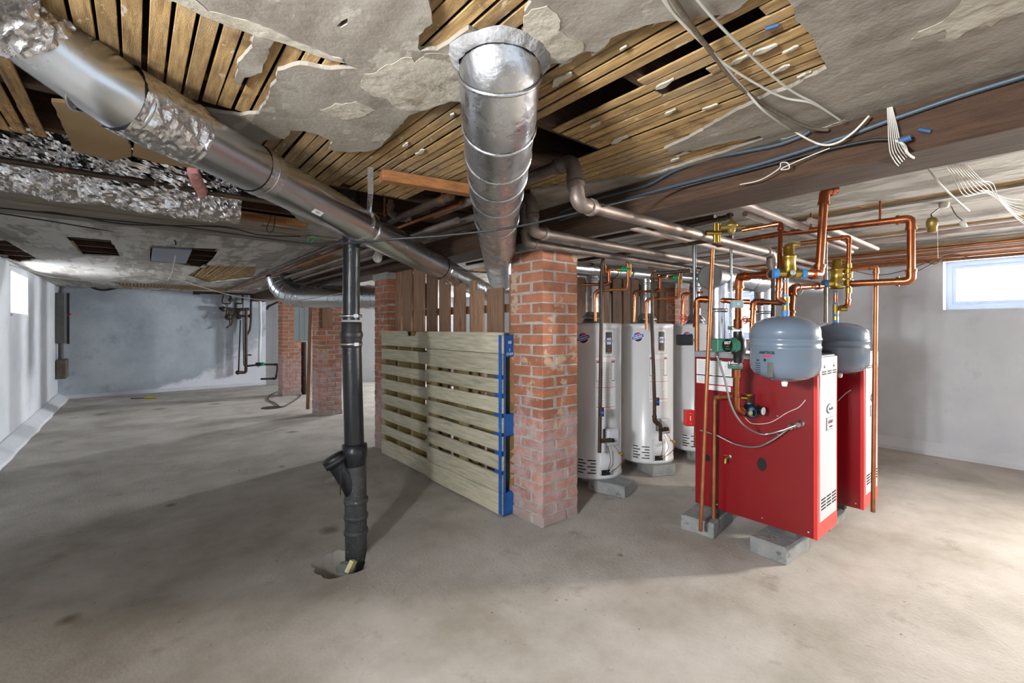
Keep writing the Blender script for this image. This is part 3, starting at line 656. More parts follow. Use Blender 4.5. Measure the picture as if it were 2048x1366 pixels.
up_ = vv.cross(tg).normalized(); o_ = line(1.96)+vv*(Dr+.0006)
lb = MB(); lb.add([o_-tg*.03-up_*.012, o_+tg*.03-up_*.012, o_+tg*.03+up_*.012, o_-tg*.03+up_*.012], [(0, 1, 2, 3)]); lb.build('barcode_label', M_paper, dl)
for k in range(7): MB().add([o_+vv*.0004+tg*(-.011+.0035*k)-up_*.004, o_+vv*.0004+tg*(-.0095+.0035*k)-up_*.004, o_+vv*.0004+tg*(-.0095+.0035*k)+up_*.005, o_+vv*.0004+tg*(-.011+.0035*k)+up_*.005], [(0, 1, 2, 3)]).build('bar_mark', M_ink, dl)

# duct 2: fat foil-wrapped duct out of the ceiling
d2 = thing('foil_duct', 'sooty foil-wrapped duct dropping from the ceiling, in the middle', 'duct', (0, 0, 0))
P2 = [W(1000, 60, 1.22)+Vector((0, 0, .16)), W(1000, 95, 1.215), W(1000, 170, 1.27), W(998, 262, 1.42), W(995, 335, 1.66), W(993, 400, 2.05), W(994, 455, 2.5), W(997, 500, 3.0), W(1000, 536, 3.55), W(1002, 556, 4.0)]
p2s = spline(P2, 7)
MB().sweep(p2s, .111, 48, caps=False, jit=.0025).build('duct_tube', M_old, d2)
for i in (12, 20, 25, 29, 33, 39):
    mb = MB(); ring(mb, p2s[i], p2s[i+1]-p2s[i-1], .112, .006, .0035, 48); mb.build('seam_ring', M_old, d2)
mb = MB(); cc = P2[1]; n = 40; vs = []
for rr, zz in ((.108, -.02), (.116, -.018), (.125, -.008), (.136, .0)):
    for k in range(n):
        a = 2*math.pi*k/n; q = 1+.09*noise.noise(Vector((math.cos(a)*3, math.sin(a)*3, rr*20)))+.05*noise.noise(Vector((math.cos(a)*9, math.sin(a)*9, rr*50))); vs.append((cc.x+rr*q*math.cos(a), cc.y+rr*q*math.sin(a), ZC-.012+zz*q))
mb.add(vs, [(j*n+k, j*n+(k+1) % n, (j+1)*n+(k+1) % n, (j+1)*n+k) for j in range(3) for k in range(n)], True); mb.build('putty_collar', M_putty, d2)
# duct 3: far duct crossing in front of the third pillar
d3 = thing('elbow_duct', 'silver duct with a ribbed elbow passing in front of the two far pillars', 'duct', (0, 0, 0))
P3 = [W(556, 520, 5.95), W(559, 563, 5.95), W(580, 587, 5.9), W(620, 593, 5.85), W(690, 594, 5.7), W(760, 594, 5.5), W(850, 592, 5.2)]
MB().sweep(spline(P3, 7), .145, 32, caps=False).build('duct_tube', M_galv, d3)
q = spline(P3, 7)
for i in (6, 9, 11, 13, 15, 17, 19, 26, 33):
    mb = MB(); ring(mb, q[i], q[i+1]-q[i-1], .145, .008, .005, 32); mb.build('seam_ring', M_galv, d3)
# crinkled foil duct lying in the joist bay, pink insulation
fo = MB(); pts = [Vector((-1.02+k*.012, 2.90+.02*math.sin(k*.12), ZC+.055-.010*math.sin(k*.08))) for k in range(122)]
fo.sweep(pts, .185, 130, smooth=False, jit=.02, crk=.02); tag(fo.build('foil_duct_section', M_foil), 'crinkled foil-wrapped duct lying in the open bay, behind the left silver duct', 'duct')
pk = MB(); pk.sweep([AZ(384, 340, ZC-.03), AZ(392, 360, ZC-.045), AZ(405, 388, ZC-.06)], .022, 14, jit=.012)
tag(pk.build('insulation_scrap', M_pink), 'scrap of pink insulation hanging at the end of the crinkled foil duct', 'insulation')
fd = MB(); p = [AY(-40, 319, 2.80), AY(240, 359, 2.80), AY(520, 401, 2.80)]
ir = run('iron_pipe', 'rusty brown pipe crossing below the crinkled foil duct', 'pipe', [Vector((XL+.01, 2.72, ZC-.05)), Vector((.78, 2.72, ZC-.05))], .013, M_irond)
MB().box((-.62, 2.70, ZC-.04), (-.59, 2.74, ZC+.10)).build('hanger', M_irond, ir)

# ================================================================== BLACK STANDPIPE
b0 = AZ(712, 1117, -.05); bt = W(704, 440, 2.46)
sp = thing('black_standpipe', 'black cast iron drain pipe standing in the broken floor pit', 'pipe', (b0.x, b0.y, 0))
def bp(py, px=None):
    """point on the stack axis seen at image row py"""
    d = 2.50; xs = [(440, 704), (640, 702), (760, 705), (900, 709), (1000, 712), (1117, 712)]
    for (y0, x0), (y1, x1) in zip(xs, xs[1:]):
        if y0 <= py <= y1: x = x0+(x1-x0)*(py-y0)/(y1-y0); return W(x, py, d)
    return W(704, py, d)
t0 = bp(440); t0 = Vector((t0.x, t0.y, ZC+.02))
MB().sweep([t0, bp(640)], .0455, 28).build('upper_pipe', M_cast, sp)
MB().sweep([bp(690), bp(800), bp(900)], .0515, 28).build('lower_pipe', M_cast, sp)
MB().lathe(bp(668), [(.052, -.075), (.055, -.07), (.055, -.03), (.058, -.02), (.062, -.005), (.058, .012), (.054, .02), (.055, .06), (.05, .066)], 32).build('rubber_coupling', M_rubber, sp)
for y in (632, 688):
    MB().lathe(bp(y), [(.0555, -.008), (.058, -.008), (.058, .008), (.0555, .008)], 32).build('hose_clamp', M_steel, sp)
    p = bp(y); MB().box((p.x-.012, p.y-.072, p.z-.009), (p.x+.012, p.y-.055, p.z+.009)).build('clamp_screw', M_steel, sp)
bz_ = bp(1110); 
MB().sweep([bp(890), bp(960), bp(1065), Vector((b0.x+.0, b0.y, -.08))], .0575, 28).build('wye_body', M_dirtiron, sp)
MB().lathe(bp(905), [(.0515, .05), (.066, .045), (.068, .0), (.062, -.06), (.057, -.07)], 32).build('hub', M_cast, sp)
for y in (1000, 1032, 1062):
    MB().lathe(bp(y), [(.0575, -.016), (.0635, -.01), (.0645, 0), (.0635, .01), (.0575, .014)], 32).build('hub_lip', M_dirtiron, sp)
a = bp(990); cA = W(672, 922, 2.46)
MB().sweep([bp(1000)+Vector((0, 0, 0)), W(695, 962, 2.47), cA], .05, 26, rf=lambda t, i: (.04, .045, .052)[i]).build('side_branch', M_cast, sp)
dd = (cA-W(695, 962, 2.47)).normalized()
mb = MB(); mb.lathe(cA, [(.052, -.02), (.063, -.02), (.064, .02), (.060, .032), (.030, .036), (.0001, .036)], 28, dd); mb.build('cleanout_cap', M_rubber, sp)
MB().lathe(cA, [(.064, -.004), (.066, -.003), (.066, .006), (.064, .007)], 28, dd).build('hose_clamp', M_dirtiron, sp)
MB().sweep(spline([cA+Vector((.03, -.05, .02)), W(682, 940, 2.38), W(681, 990, 2.38)], 6), .003, 6).build('wire_tie', M_cable, sp)
# debris in the pit
rk = MB(); import bmesh
c = AZ(692, 1134, -.05); rk.lathe(c, [(.0001, -.03), (.05, -.02), (.055, .0), (.035, .02), (.0001, .028)], 9, Vector((.2, .1, 1)), False); tag(rk.build('concrete_lump', M_block), 'pale lump of concrete lying in the pit at the foot of the black pipe', 'rubble')
sc_ = MB(); c = AZ(702, 1133, -.01); sc_.box((-.02, -.012, -.03), (.02, .012, .03), Matrix.Translation(c+Vector((0, 0, .0))) @ Matrix.Rotation(.5, 4, 'Y') @ Matrix.Rotation(.6, 4, 'Z'))
tag(sc_.build('yellow_scrap', pm('yellow_scrap', (206, 200, 110), (226, 226, 210), 20, .7)), 'small yellow and white scrap wedged against the foot of the black pipe', 'debris')

# ================================================================== WATER HEATERS
def blk(label, cx, cy, sx, sy, h, rot=0, group='concrete blocks under the appliances'):
    mb = MB(); Mx = Matrix.Translation((cx, cy, 0)) @ Matrix.Rotation(rot, 4, 'Z')
    mb.box((-sx/2, -sy/2, 0), (sx/2, sy/2, h), Mx); o = mb.build('concrete_block', M_block, bevel=.006); return tag(o, label, 'block', group)
def arcpatch(mb, c, r, a0, a1, z0, z1, n=10):
    vs = []
    for k in range(n+1):
        a = a0+(a1-a0)*k/n
        vs += [(c[0]+r*math.cos(a), c[1]+r*math.sin(a), z0), (c[0]+r*math.cos(a), c[1]+r*math.sin(a), z1)]
    mb.add(vs, [(2*k, 2*k+2, 2*k+3, 2*k+1) for k in range(n)], True); return mb
def heater(label, x, y, valve_px, ang, zt=1.285, z0=.09):
    t = thing('water_heater', label, 'water heater', (x, y, z0), 'row of white water heaters'); r = .228; c = (x, y)
    MB().lathe((x, y, 0), [(.0001, z0), (r-.01, z0), (r+.004, z0+.004), (r+.004, z0+.03), (r, z0+.034), (r, zt-.05), (r+.002, zt-.048), (r+.002, zt-.008), (r-.01, zt), (r-.02, zt-.004), (.0001, zt-.004)], 56).build('tank', M_white, t)
    a = ang   # angle facing the camera side of the label panel
    def at(da, rr): return (x+rr*math.cos(a+da), y+rr*math.sin(a+da))
    # draft hood and flue collar
    MB().lathe((x, y, 0), [(.085, zt), (.085, zt+.004), (.05, zt+.055)], 28).build('hood_leg', M_zinc, t)
    MB().lathe((x, y, 0), [(.088, zt+.035), (.088, zt+.043), (.053, zt+.085), (.05, zt+.09)], 28).build('draft_hood', M_galv, t)
    # stickers
    E = r+.0012
    mb = MB(); arcpatch(mb, c, E, a+.30, a+.62, zt-.25, zt-.055); mb.build('brand_sticker', M_paper, t)
    mb = MB(); arcpatch(mb, c, E+.0006, a+.325, a+.585, zt-.235, zt-.07); o = mb.build('sticker_field', pm('sticker_black', (48, 46, 50), None, rough=.5) if 'sticker_black' not in MATS else MATS['sticker_black'], t)
    mb = MB(); arcpatch(mb, c, E+.0012, a+.37, a+.54, zt-.165, zt-.115); mb.build('sticker_shield', M_paper, t)
    mb = MB(); arcpatch(mb, c, E+.0016, a+.30, a+.61, zt-.145, zt-.13); mb.build('sticker_banner', M_inkb, t)
    mb = MB(); arcpatch(mb, c, E+.0012, a+.42, a+.49, zt-.215, zt-.20); mb.build('sticker_seal', M_inkr, t)
    # small text on the sticker
    aa = a+.455; n_ = Vector((math.cos(aa), math.sin(aa), 0)); rt = Vector((-math.sin(aa), math.cos(aa), 0)); rt = rt if rt.dot(R) > 0 else -rt
    for s, sz, dz, mt in (('BRADFORD WHITE', .009, .1375, M_paper), ('WATER HEATERS', .008, .228, M_paper)):
        textm('sticker_text', s, sz, mt, t, Vector((x, y, zt-dz))+n_*(E+.0022), rt, (0, 0, 1), .0003)
    # round badge
    ab = a-.42; n_ = Vector((math.cos(ab), math.sin(ab), 0)); rt = Vector((-math.sin(ab), math.cos(ab), 0)); rt = rt if rt.dot(R) > 0 else -rt
    cc = Vector((x, y, zt-.115))+n_*(E+.0022)
    def disc(rr, off, mt, nm, a0=0, a1=2*math.pi):
        vs = [cc+n_*off]+[cc+n_*off+rt*rr*math.cos(a0+(a1-a0)*k/24)+Vector((0, 0, 1))*rr*math.sin(a0+(a1-a0)*k/24) for k in range(25)]
        mb = MB(); mb.add(vs, [(0, k+1, k+2) for k in range(24)]); o = mb.build(nm, mt, t); return o
    disc(.045, .001, M_paper, 'badge_disc'); disc(.04, .0016, M_inkr, 'badge_top', .35, math.pi*.62); disc(.04, .0016, M_inkb, 'badge_top', math.pi*.62, math.pi*1.02); disc(.04, .0016, M_ink, 'badge_bottom', math.pi*1.15, math.pi*1.95)
    tr = (rt*math.cos(.3)+Vector((0, 0, 1))*math.sin(.3)); tu = n_.cross(tr); tu = tu if tu.z > 0 else -tu
    for w, h, off, mt, nm in ((.056, .018, .002, M_paper, 'badge_banner_edge'), (.052, .014, .0026, M_inkb, 'badge_banner')):
        pts = [(-w, -h*.6), (-w*.9, -h), (w*.9, -h), (w, -h*.6), (w, h*.6), (w*.9, h), (-w*.9, h), (-w, h*.6)]
        mb = MB(); mb.add([cc+n_*off+tr*p_+tu*q_ for p_, q_ in pts], [tuple(range(8))]); mb.build(nm, mt, t)
    textm('badge_text', 'Defender', .022, M_paper, t, cc+n_*.0032, tr, tu, .0003, True)
    # instruction sheet
    mb = MB(); arcpatch(mb, c, E, a-.02, a+.75, .62, 1.02, 14); mb.build('instruction_sheet', M_paper, t)
    for (u0, u1, zb, zt_) in ((.0, .17, .84, 1.0), (.55, .72, .84, 1.0)):
        mb = MB(); e = .012
        arcpatch(mb, c, E+.0006, a+u0, a+u1, zt_-.004, zt_); arcpatch(mb, c, E+.0006, a+u0, a+u1, zb, zb+.004)
        arcpatch(mb, c, E+.0006, a+u0, a+u0+e, zb, zt_, 2); arcpatch(mb, c, E+.0006, a+u1-e, a+u1, zb, zt_, 2); mb.build('sheet_frame', M_ink, t)
        mb = MB(); arcpatch(mb, c, E+.0006, a+u0+.02, a+u1-.02, zt_-.02, zt_-.008); mb.build('sheet_warning_bar', M_inkr, t)
    mb = MB(); z = .98
    while z > .64:
        u = .19 if z > .84 else .0
        arcpatch(mb, c, E+.0006, a+u+.02, a+.5+.1*random.random(), z, z+.003, 8); z -= .0125
    mb.build('sheet_print', M_inkg, t)
    for z in (.79, .64): mb = MB(); arcpatch(mb, c, E+.0008, a, a+.74, z, z+.003, 8); mb.build('sheet_rule', M_inkr, t)
    # louvre slots
    for i in range(5):
        z = .135+i*.024
        for (u0, u1) in (((-.62, -.42), (-.28, -.0)) if i % 2 == 0 else ((-.62, -.34), (-.18, -.0))):
            mb = MB(); arcpatch(mb, c, r+.0008, a+u0, a+u1, z, z+.008, 6); mb.build('louvre_slot', M_dk, t)
    # burner door and gas valve
    mb = MB(); arcpatch(mb, c, r+.006, a+.12, a+.62, .12, .30, 8); o = mb.build('burner_door', M_white, t); md = o.modifiers.new('s', 'SOLIDIFY'); md.thickness = .006
    mb = MB(); arcpatch(mb, c, r+.0068, a+.18, a+.5, .125, .165, 6); mb.build('door_opening', M_dk, t)
    av = a+.42; n_ = Vector((math.cos(av), math.sin(av), 0)); rt = Vector((-math.sin(av), math.cos(av), 0))
    Mv = Matrix(((n_.x, rt.x, 0, x+n_.x*r), (n_.y, rt.y, 0, y+n_.y*r), (0, 0, 1, .42), (0, 0, 0, 1)))
    mb = MB(); mb.box((.0, -.05, -.045), (.03, .05, .06), Mv); mb.build('gas_valve_back', M_grey, t, bevel=.006)
    mb = MB(); mb.box((.03, -.055, -.055), (.085, .05, .07), Mv); mb.build('gas_valve', M_panel, t, bevel=.014)
    mb = MB(); mb.lathe(Mv @ Vector((.085, -.015, -.01)), [(.0001, .012), (.013, .012), (.016, 0)], 16, n_); mb.build('valve_knob', M_black, t)
    mb = MB(); mb.lathe(Mv @ Vector((.02, .085, -.13)), [(.0001, .045), (.012, .045), (.012, .03), (.008, .02), (.008, 0)], 12, n_); mb.build('drain_cock', M_brass, t)
    for k in range(3):
        q0 = Mv @ Vector((.05, -.03+.025*k, -.055)); q1 = Mv @ Vector((.02, -.02+.02*k, -.27)); qm = Mv @ Vector((.05+.02*k, -.01+.04*k, -.17))
        MB().sweep(spline([q0, qm, q1], 6), .0028, 6).build('gas_tube', (M_zinc, M_wcab, M_cud)[k], t)
    return t
H = [(2.854, 2.43), (3.53, 2.38), (4.215, 2.29)]
angs = []
for (x, y) in H: angs.append(math.atan2(-y, -x))
heater('white water heater nearest the brick pillar, partly hidden by it', *H[0], 0, angs[0]+.12)
heater('middle white water heater of the row, standing on a rough block', *H[1], 0, angs[1]+.12)
heater('farthest white water heater, partly behind the red boiler', *H[2], 0, angs[2]+.12)
blk('grey block poking out in front of the first water heater', 2.80, 2.20, .20, .30, .09, .25)
blk('grey block under the rear of the first water heater', 2.98, 2.56, .2, .2, .09, .1)
blk('rough dark-stained block under the middle water heater', 3.47, 2.24, .22, .24, .09, -.4)
blk('grey block under the rear of the middle water heater', 3.60, 2.50, .2, .2, .09, .2)
blk('pale block under the farthest water heater', 4.13, 2.14, .26, .2, .09, -.3)
blk('grey block under the rear of the farthest water heater', 4.30, 2.42, .2, .2, .09, .1)
# flues and manifold
mf = thing('flue_manifold', 'silver flue pipe running above the three water heaters', 'flue', (2.4, 2.4, 1.7))
zf = 1.705
MB().sweep([(2.2, 2.42, zf), (3.5, 2.40, zf+.02), (4.5, 2.30, zf+.035)], .055, 28).build('manifold_tube', M_galv, mf)
for (x, y), k in zip(H, (0, 1, 2)):
    MB().cyl((x, y, 1.37), (x, y, zf-.02), .048, seg=28).build('flue_riser', M_galv, mf)
    mb = MB(); ring(mb, Vector((x, y, zf-.065)), Vector((0, 0, 1)), .05, .01, .004, 28); mb.build('flue_collar', M_galv, mf)
for xx in (3.1, 3.3, 3.95):
    mb = MB(); ring(mb, Vector((xx, 2.41-(xx-3)*.05, zf+.01)), Vector((1, 0, 0)), .055, .01, .003, 28); mb.build('seam_ring', M_galv, mf)
# partition behind the heaters
pt = thing('board_partition', 'partition of wide upright boards behind the water heaters', 'partition', (4.0, 3.12, 0))
xx = 3.0
while xx < 5.0:
    w = random.uniform(.13, .16); MB().box((xx, 3.12, .02), (xx+w, 3.145, 1.8+random.uniform(-.06, .0))).build('board', M_board, pt); xx += w+random.choice((.012, .04, .06))
MB().box((2.9, 3.15, 1.62), (5.0, 3.19, 1.74)).build('rail', M_board, pt)
MB().box((2.9, 3.15, .5), (5.0, 3.19, .6)).build('rail', M_board, pt)
# ================================================================== BOILERS
def boiler(label, X, Y, w, L_, z0, z1, k):
    t = thing('red_boiler', label, 'boiler', (X, Y, z0), 'pair of red boilers')
    MB().box((X, Y+.006, z0), (X+w, Y+L_, z1-.035)).build('jacket', M_red, t, bevel=.003)
    MB().box((X-.003, Y-.002, z1-.035), (X+w+.003, Y+L_+.002, z1)).build('top_cover', M_top, t, bevel=.003)
    # front: red frame, grey panel
    f = MB(); a = .03; b = .085
    f.box((X, Y-.012, z0), (X+w, Y+.006, z0+b)); f.box((X, Y-.012, z0+b), (X+a, Y+.006, z1-.035)); f.box((X+w-a*.9, Y-.012, z0+b), (X+w, Y+.006, z1-.035)); f.build('front_frame', M_redb, t)
    MB().box((X+a, Y-.016, z0+b), (X+w-a*.9, Y+.004, z1-.105)).build('front_panel', M_panel, t, bevel=.002)
    MB().box((X+.012, Y-.02, z1-.104), (X+w-a*.9, Y+.004, z1-.008)).build('upper_panel', M_panel, t, bevel=.002)
    pw = w-a*1.9; x0 = X+a
    for fx in (.2, .78):
        mb = MB(); mb.lathe((x0+pw*fx, Y-.0175, z1-.055), [(.0001, .004), (.011, .004), (.013, 0), (.011, .003)], 16, Vector((0, -1, 0))); mb.build('round_knockout', M_black, t)
    for j in range(2):
        for i in range(3): MB().box((x0+.012+i*pw*.325, Y-.0215, z1-.088-j*.012), (x0+.012+i*pw*.325+pw*.25, Y-.0195, z1-.082-j*.012)).build('slot', M_dk, t)
    for j in range(4):
        for i in range(3): MB().box((x0+.014+i*pw*.325, Y-.0175, z0+b+.06+j*.017), (x0+.014+i*pw*.325+pw*.26, Y-.0155, z0+b+.067+j*.017)).build('louvre', M_dk, t)
    # badges
    cx = x0+pw*.55; cz = z1-.29; n = 28
    for (rx, rz, y0, mt, nm) in ((.048, .027, -.019, M_zinc, 'oval_badge'), (.043, .0225, -.0205, M_paper, 'badge_face')):
        mb = MB(); vs = [(cx, Y+y0-.002, cz)]+[(cx+rx*math.cos(2*math.pi*i/n), Y+y0-.002, cz+rz*math.sin(2*math.pi*i/n)) for i in range(n)]+[(cx+rx*math.cos(2*math.pi*i/n), Y-.015, cz+rz*math.sin(2*math.pi*i/n)) for i in range(n)]
        mb.add(vs, [(0, 1+(i+1) % n, 1+i) for i in range(n)]+[(1+i, 1+(i+1) % n, 1+n+(i+1) % n, 1+n+i) for i in range(n)]); mb.build(nm, mt, t)
    textm('badge_text', 'Slant/Fin', .021, M_ink, t, (cx, Y-.0235, cz), (1, 0, 0), (0, 0, 1), .0004, True)
    MB().box((cx-.055, Y-.020, cz-.115), (cx+.055, Y-.0155, cz-.045)).build('name_plate', M_zinc, t, bevel=.001)
    MB().box((cx-.050, Y-.021, cz-.110), (cx+.050, Y-.0195, cz-.050)).build('plate_face', M_panel, t)
    textm('plate_text', 'EV REST', .022, M_ink, t, (cx, Y-.0218, cz-.072), (1, 0, 0), (0, 0, 1), .0004, True)
    textm('plate_text', 'E', .026, M_inkr, t, (cx-.013, Y-.0220, cz-.070), (1, 0, 0), (0, 0, 1), .0004, True)
    textm('plate_text', 'Caravan', .018, M_ink, t, (cx, Y-.0218, cz-.096), (1, 0, 0), (0, 0, 1), .0004)
    # side (-X) details
    for (yy, zz) in ((.03, .03), (.26, .03), (.52, .03), (.62, .03), (.4, .42), (.18, .62), (.18, .52)):
        mb = MB(); mb.lathe((X-.001, Y+yy, z0+zz), [(.0001, .004), (.004, .003), (.006, 0)], 10, Vector((-1, 0, 0))); mb.build('screw', M_steel, t)
    for (yy, zz, ry, rz) in ((.26, .335, .026, .038), (.58, .30, .02, .022)):
        mb = MB(); n = 20; vs = [(X-.0015, Y+yy, z0+zz)]+[(X-.0015, Y+yy+ry*math.cos(2*math.pi*i/n)*1, z0+zz+rz*math.sin(2*math.pi*i/n)) for i in range(n)]
        mb.add(vs, [(0, 1+i, 1+(i+1) % n) for i in range(n)]); mb.build('side_opening', M_black, t)
    MB().box((X+.05, Y+.1, z0-.045), (X+.10, Y+.16, z0)).build('foot', M_grey, t)
    MB().box((X+w-.1, Y+.1, z0-.045), (X+w-.05, Y+.16, z0)).build('foot', M_grey, t)
    MB().box((X+.05, Y+L_-.14, z0-.045), (X+.10, Y+L_-.08, z0)).build('foot', M_grey, t)
    MB().box((X+w-.1, Y+L_-.14, z0-.045), (X+w-.05, Y+L_-.08, z0)).build('foot', M_grey, t)
    return t
BX1, BY = 2.735, .825
b1 = boiler('red boiler standing nearer the camera, with a white instruction sheet on its side', BX1, BY, .325, .66, .14, 1.10, 0)
b2_ = boiler('farther red boiler, to the right of the one with the instruction sheet', 3.405, .78, .325, .66, .14, 1.10, 1)
# instruction sheet on boiler 1 side
YS0, YS1 = 1.22, 1.475
MB().box((BX1-.0015, YS0, .90), (BX1-.0005, YS1, 1.053)).build('instruction_sheet', M_paper, b1)
MB().box((BX1-.0015, YS0+.04, .865), (BX1-.0005, YS1-.06, .895)).build('instruction_sheet', M_paper, b1)
MB().box((BX1-.0025, YS0, .95), (BX1-.0014, YS1, .957)).build('sheet_bar', M_ink, b1)
MB().box((BX1-.0025, YS0+.03, 1.045), (BX1-.0014, YS1-.09, 1.053)).build('sheet_bar', M_ink, b1)
MB().box((BX1-.0025, YS0, .898), (BX1-.0014, YS1, .902)).build('sheet_red_rule', M_inkr, b1)
mb = MB()
for i in range(20):
    z = 1.04-i*.0068
    if .945 < z < .962: continue
    for (ya, yb) in ((YS0+.008, YS0+.07+.01*random.random()), (YS0+.095, YS0+.155+.01*random.random()), (YS0+.18, YS0+.245)): mb.box((BX1-.0022, ya, z), (BX1-.0014, yb, z+.0018))
mb.build('sheet_print', M_inkg, b1)
textm('sheet_text', 'CAUTION', .006, M_paper, b1, (BX1-.0028, 1.36, .9535), (0, -1, 0), (0, 0, 1), .0002)
textm('sheet_text', 'WARNING', .008, M_paper, b1, (BX1-.0028, 1.33, 1.049), (0, -1, 0), (0, 0, 1), .0002)
# blocks
def blkc(label, px, py, sx, sy, h, rot, group='concrete blocks under the appliances'):
    p = AZ(px, py, h); return blk(label, p.x, p.y, sx, sy, h, rot, group)
blk('grey block under the front of the nearer boiler, its near corner sunlit', 2.78, 1.01, .30, .19, .092, -.05)
blk('grey block with a dark drip stain under the back of the nearer boiler', 2.78, 1.43, .34, .20, .092, .12)
blk('tan block under the front of the farther boiler', 3.42, 1.0, .3, .19, .092, .0)
blk('grey block under the back of the farther boiler', 3.5, 1.36, .3, .19, .092, .05)
# ================================================================== EXPANSION TANKS
def xtank(label, cx, cy, zt, zb, r):
    t = thing('expansion_tank', label, 'expansion tank', (cx, cy, zb), 'pair of grey expansion tanks'); h = zt-zb
    pr = [(.0001, 0), (r*.35, .004), (r*.62, .016), (r*.86, .034), (r*.97, .056), (r, .08), (r, h*.52-.008), (r+.003, h*.52-.004), (r+.003, h*.52+.004), (r, h*.52+.008), (r, h*.64-.006), (r+.004, h*.64-.002), (r+.004, h*.64+.004), (r, h*.64+.008), (r, h-.075), (r*.97, h-.055), (r*.86, h-.034), (r*.6, h-.014), (r*.3, h-.003), (.0001, h)]
    MB().lathe((cx, cy, zb), pr, 64).build('tank_shell', M_tank, t)
    MB().lathe((cx, cy, zb), [(.0001, -.024), (.01, -.022), (.012, -.012), (.014, 0)], 14).build('valve_cap', M_paper, t)
    a = math.atan2(-cy, -cx)-.62; E = r+.0007
    for (u0, u1, z0, z1, mt, nm) in ((-.26, .0, .118, .126, M_inkr, 'swoosh_mark'), (-.1, -.02, .098, .110, M_ink, 'print_block'), (.14, .26, .098, .104, M_ink, 'print_block'), (-.32, -.14, .03, .095, M_grey, 'print_block')):
        mb = MB(); arcpatch(mb, (cx, cy), E, a-u1, a-u0, zb+z0, zb+z1, 6); mb.build(nm, mt, t)
    mb = MB()
    for i in range(6): arcpatch(mb, (cx, cy), E, a-.30, a-.10, zb+.036+i*.010, zb+.039+i*.010, 4); 
    mb.build('print_lines', M_ink, t)
    mb = MB()
    for i in range(4): arcpatch(mb, (cx, cy), E, a+.0-.3*0+.02, a+.12, zb+.14, zb+.14, 1)
    aa = a+.13; n_ = Vector((math.cos(aa), math.sin(aa), 0)); rt = Vector((-math.sin(aa), math.cos(aa), 0)); rt = rt if rt.dot(R) > 0 else -rt
    textm('maker_text', 'AMTROL', .018, M_ink, t, Vector((cx, cy, zb+.137))+n_*(E+.001), rt, (0, 0, 1), .0004, True)
    return t
T1 = W(1569, 655, 2.108); T2 = W(1680, 655, 2.73)
xtank('grey-blue expansion tank on the left, hanging in front of the nearer boiler', T1.x, T1.y, T1.z+.055, 1.0, .1425)
xtank('grey-blue expansion tank on the right, hanging beside the farther boiler', T2.x, T2.y, CH+.03, .972, .1425)
# ================================================================== AIR SEPARATORS
def sepr(label, px, d, yb, ymid, yt):
    c = W(px, 655, d); s = d/FP; zb = CH+(655-yb)*s; zm = CH+(655-ymid)*s; zt = CH+(655-yt)*s
    t = thing('air_separator', label, 'air separator', (c.x, c.y, zb), 'pair of brass air separators'); r = 11.5*s
    MB().lathe((c.x, c.y, 0), [(.0001, zb), (r*.9, zb+.003), (r*1.12, zb+.015), (r*1.12, zm-.01), (r*1.12, zm+.015), (r, zm+.03), (r, (zm+zt)/2), (r*1.1, (zm+zt)/2+.003), (r*1.1, (zm+zt)/2+.012), (r*.82, (zm+zt)/2+.018), (r*.82, zt-.02), (r*.6, zt-.004), (.0001, zt)], 32).build('body', M_brass, t)
    q = c.copy(); q.z = zt-.008
    MB().sweep(rnd([q-R*.0, q+R*.02+Vector((0, 0, .004)), q+R*.05-Vector((0, 0, 0))], .01), .008, 12, rf=lambda tt, i: .012-.006*tt).build('vent_cap', M_brass, t)
    for sg in (-1, 1):
        q = c.copy(); q.z = zm; MB().cyl(q+R*sg*r*.8, q+R*sg*(r+.04), .021, .017, 20).build('port', M_brass, t)
        MB().cyl(q+R*sg*(r+.028), q+R*sg*(r+.05), .024, .02, 12).build('sealed_nut', M_bluet, t)
    q = c.copy(); q.z = zm; mb = MB(); mb.lathe(q-F*r*1.1, [(.0001, .003), (.012, .003), (.012, 0)], 20, -F); mb.build('drop_mark', M_bluegrey, t)
    return t
sepr('brass air separator on the left, above the nearer expansion tank', 1578, 2.108, 556, 547, 487)
sepr('brass air separator on the right, above the farther expansion tank', 1674, 2.73, 579, 567, 518)
def P1(px, py, d=2.108): return W(px, py, d)
# tank stems
def stem(label, px, d, y0, y1, bands):
    a = W(px, y0, d); b = W(px, y1, d); t = thing('tank_stem', label, 'pipe', b)
    MB().cyl(a, b, .0105, seg=16).build('pipe', M_cu, t)
    for (ya, yb, mt, rr) in bands:
        nm = {M_bluet.name: 'blue_sealed_joint', M_brass.name: 'brass_fitting'}.get(mt.name, 'fitting')
        MB().cyl(W(px, ya, d), W(px, yb, d), rr, seg=16).build(nm, mt, t)
    return t
stem('short copper stem joining the left separator to its tank', 1571, 2.108, 556, 633, ((560, 564, M_bluet, .0115), (589, 594, M_bluet, .0115), (594, 606, M_brass, .016), (606, 611, M_bluet, .013), (611, 621, M_brassd, .014), (621, 631, M_bluet, .0155)))
stem('short copper stem joining the right separator to its tank', 1671, 2.73, 579, 645, ((581, 586, M_bluet, .013), (605, 609, M_bluet, .013), (609, 628, M_brassd, .016), (628, 633, M_bluet, .014), (633, 640, M_brass, .016), (640, 645, M_bluet, .015)))
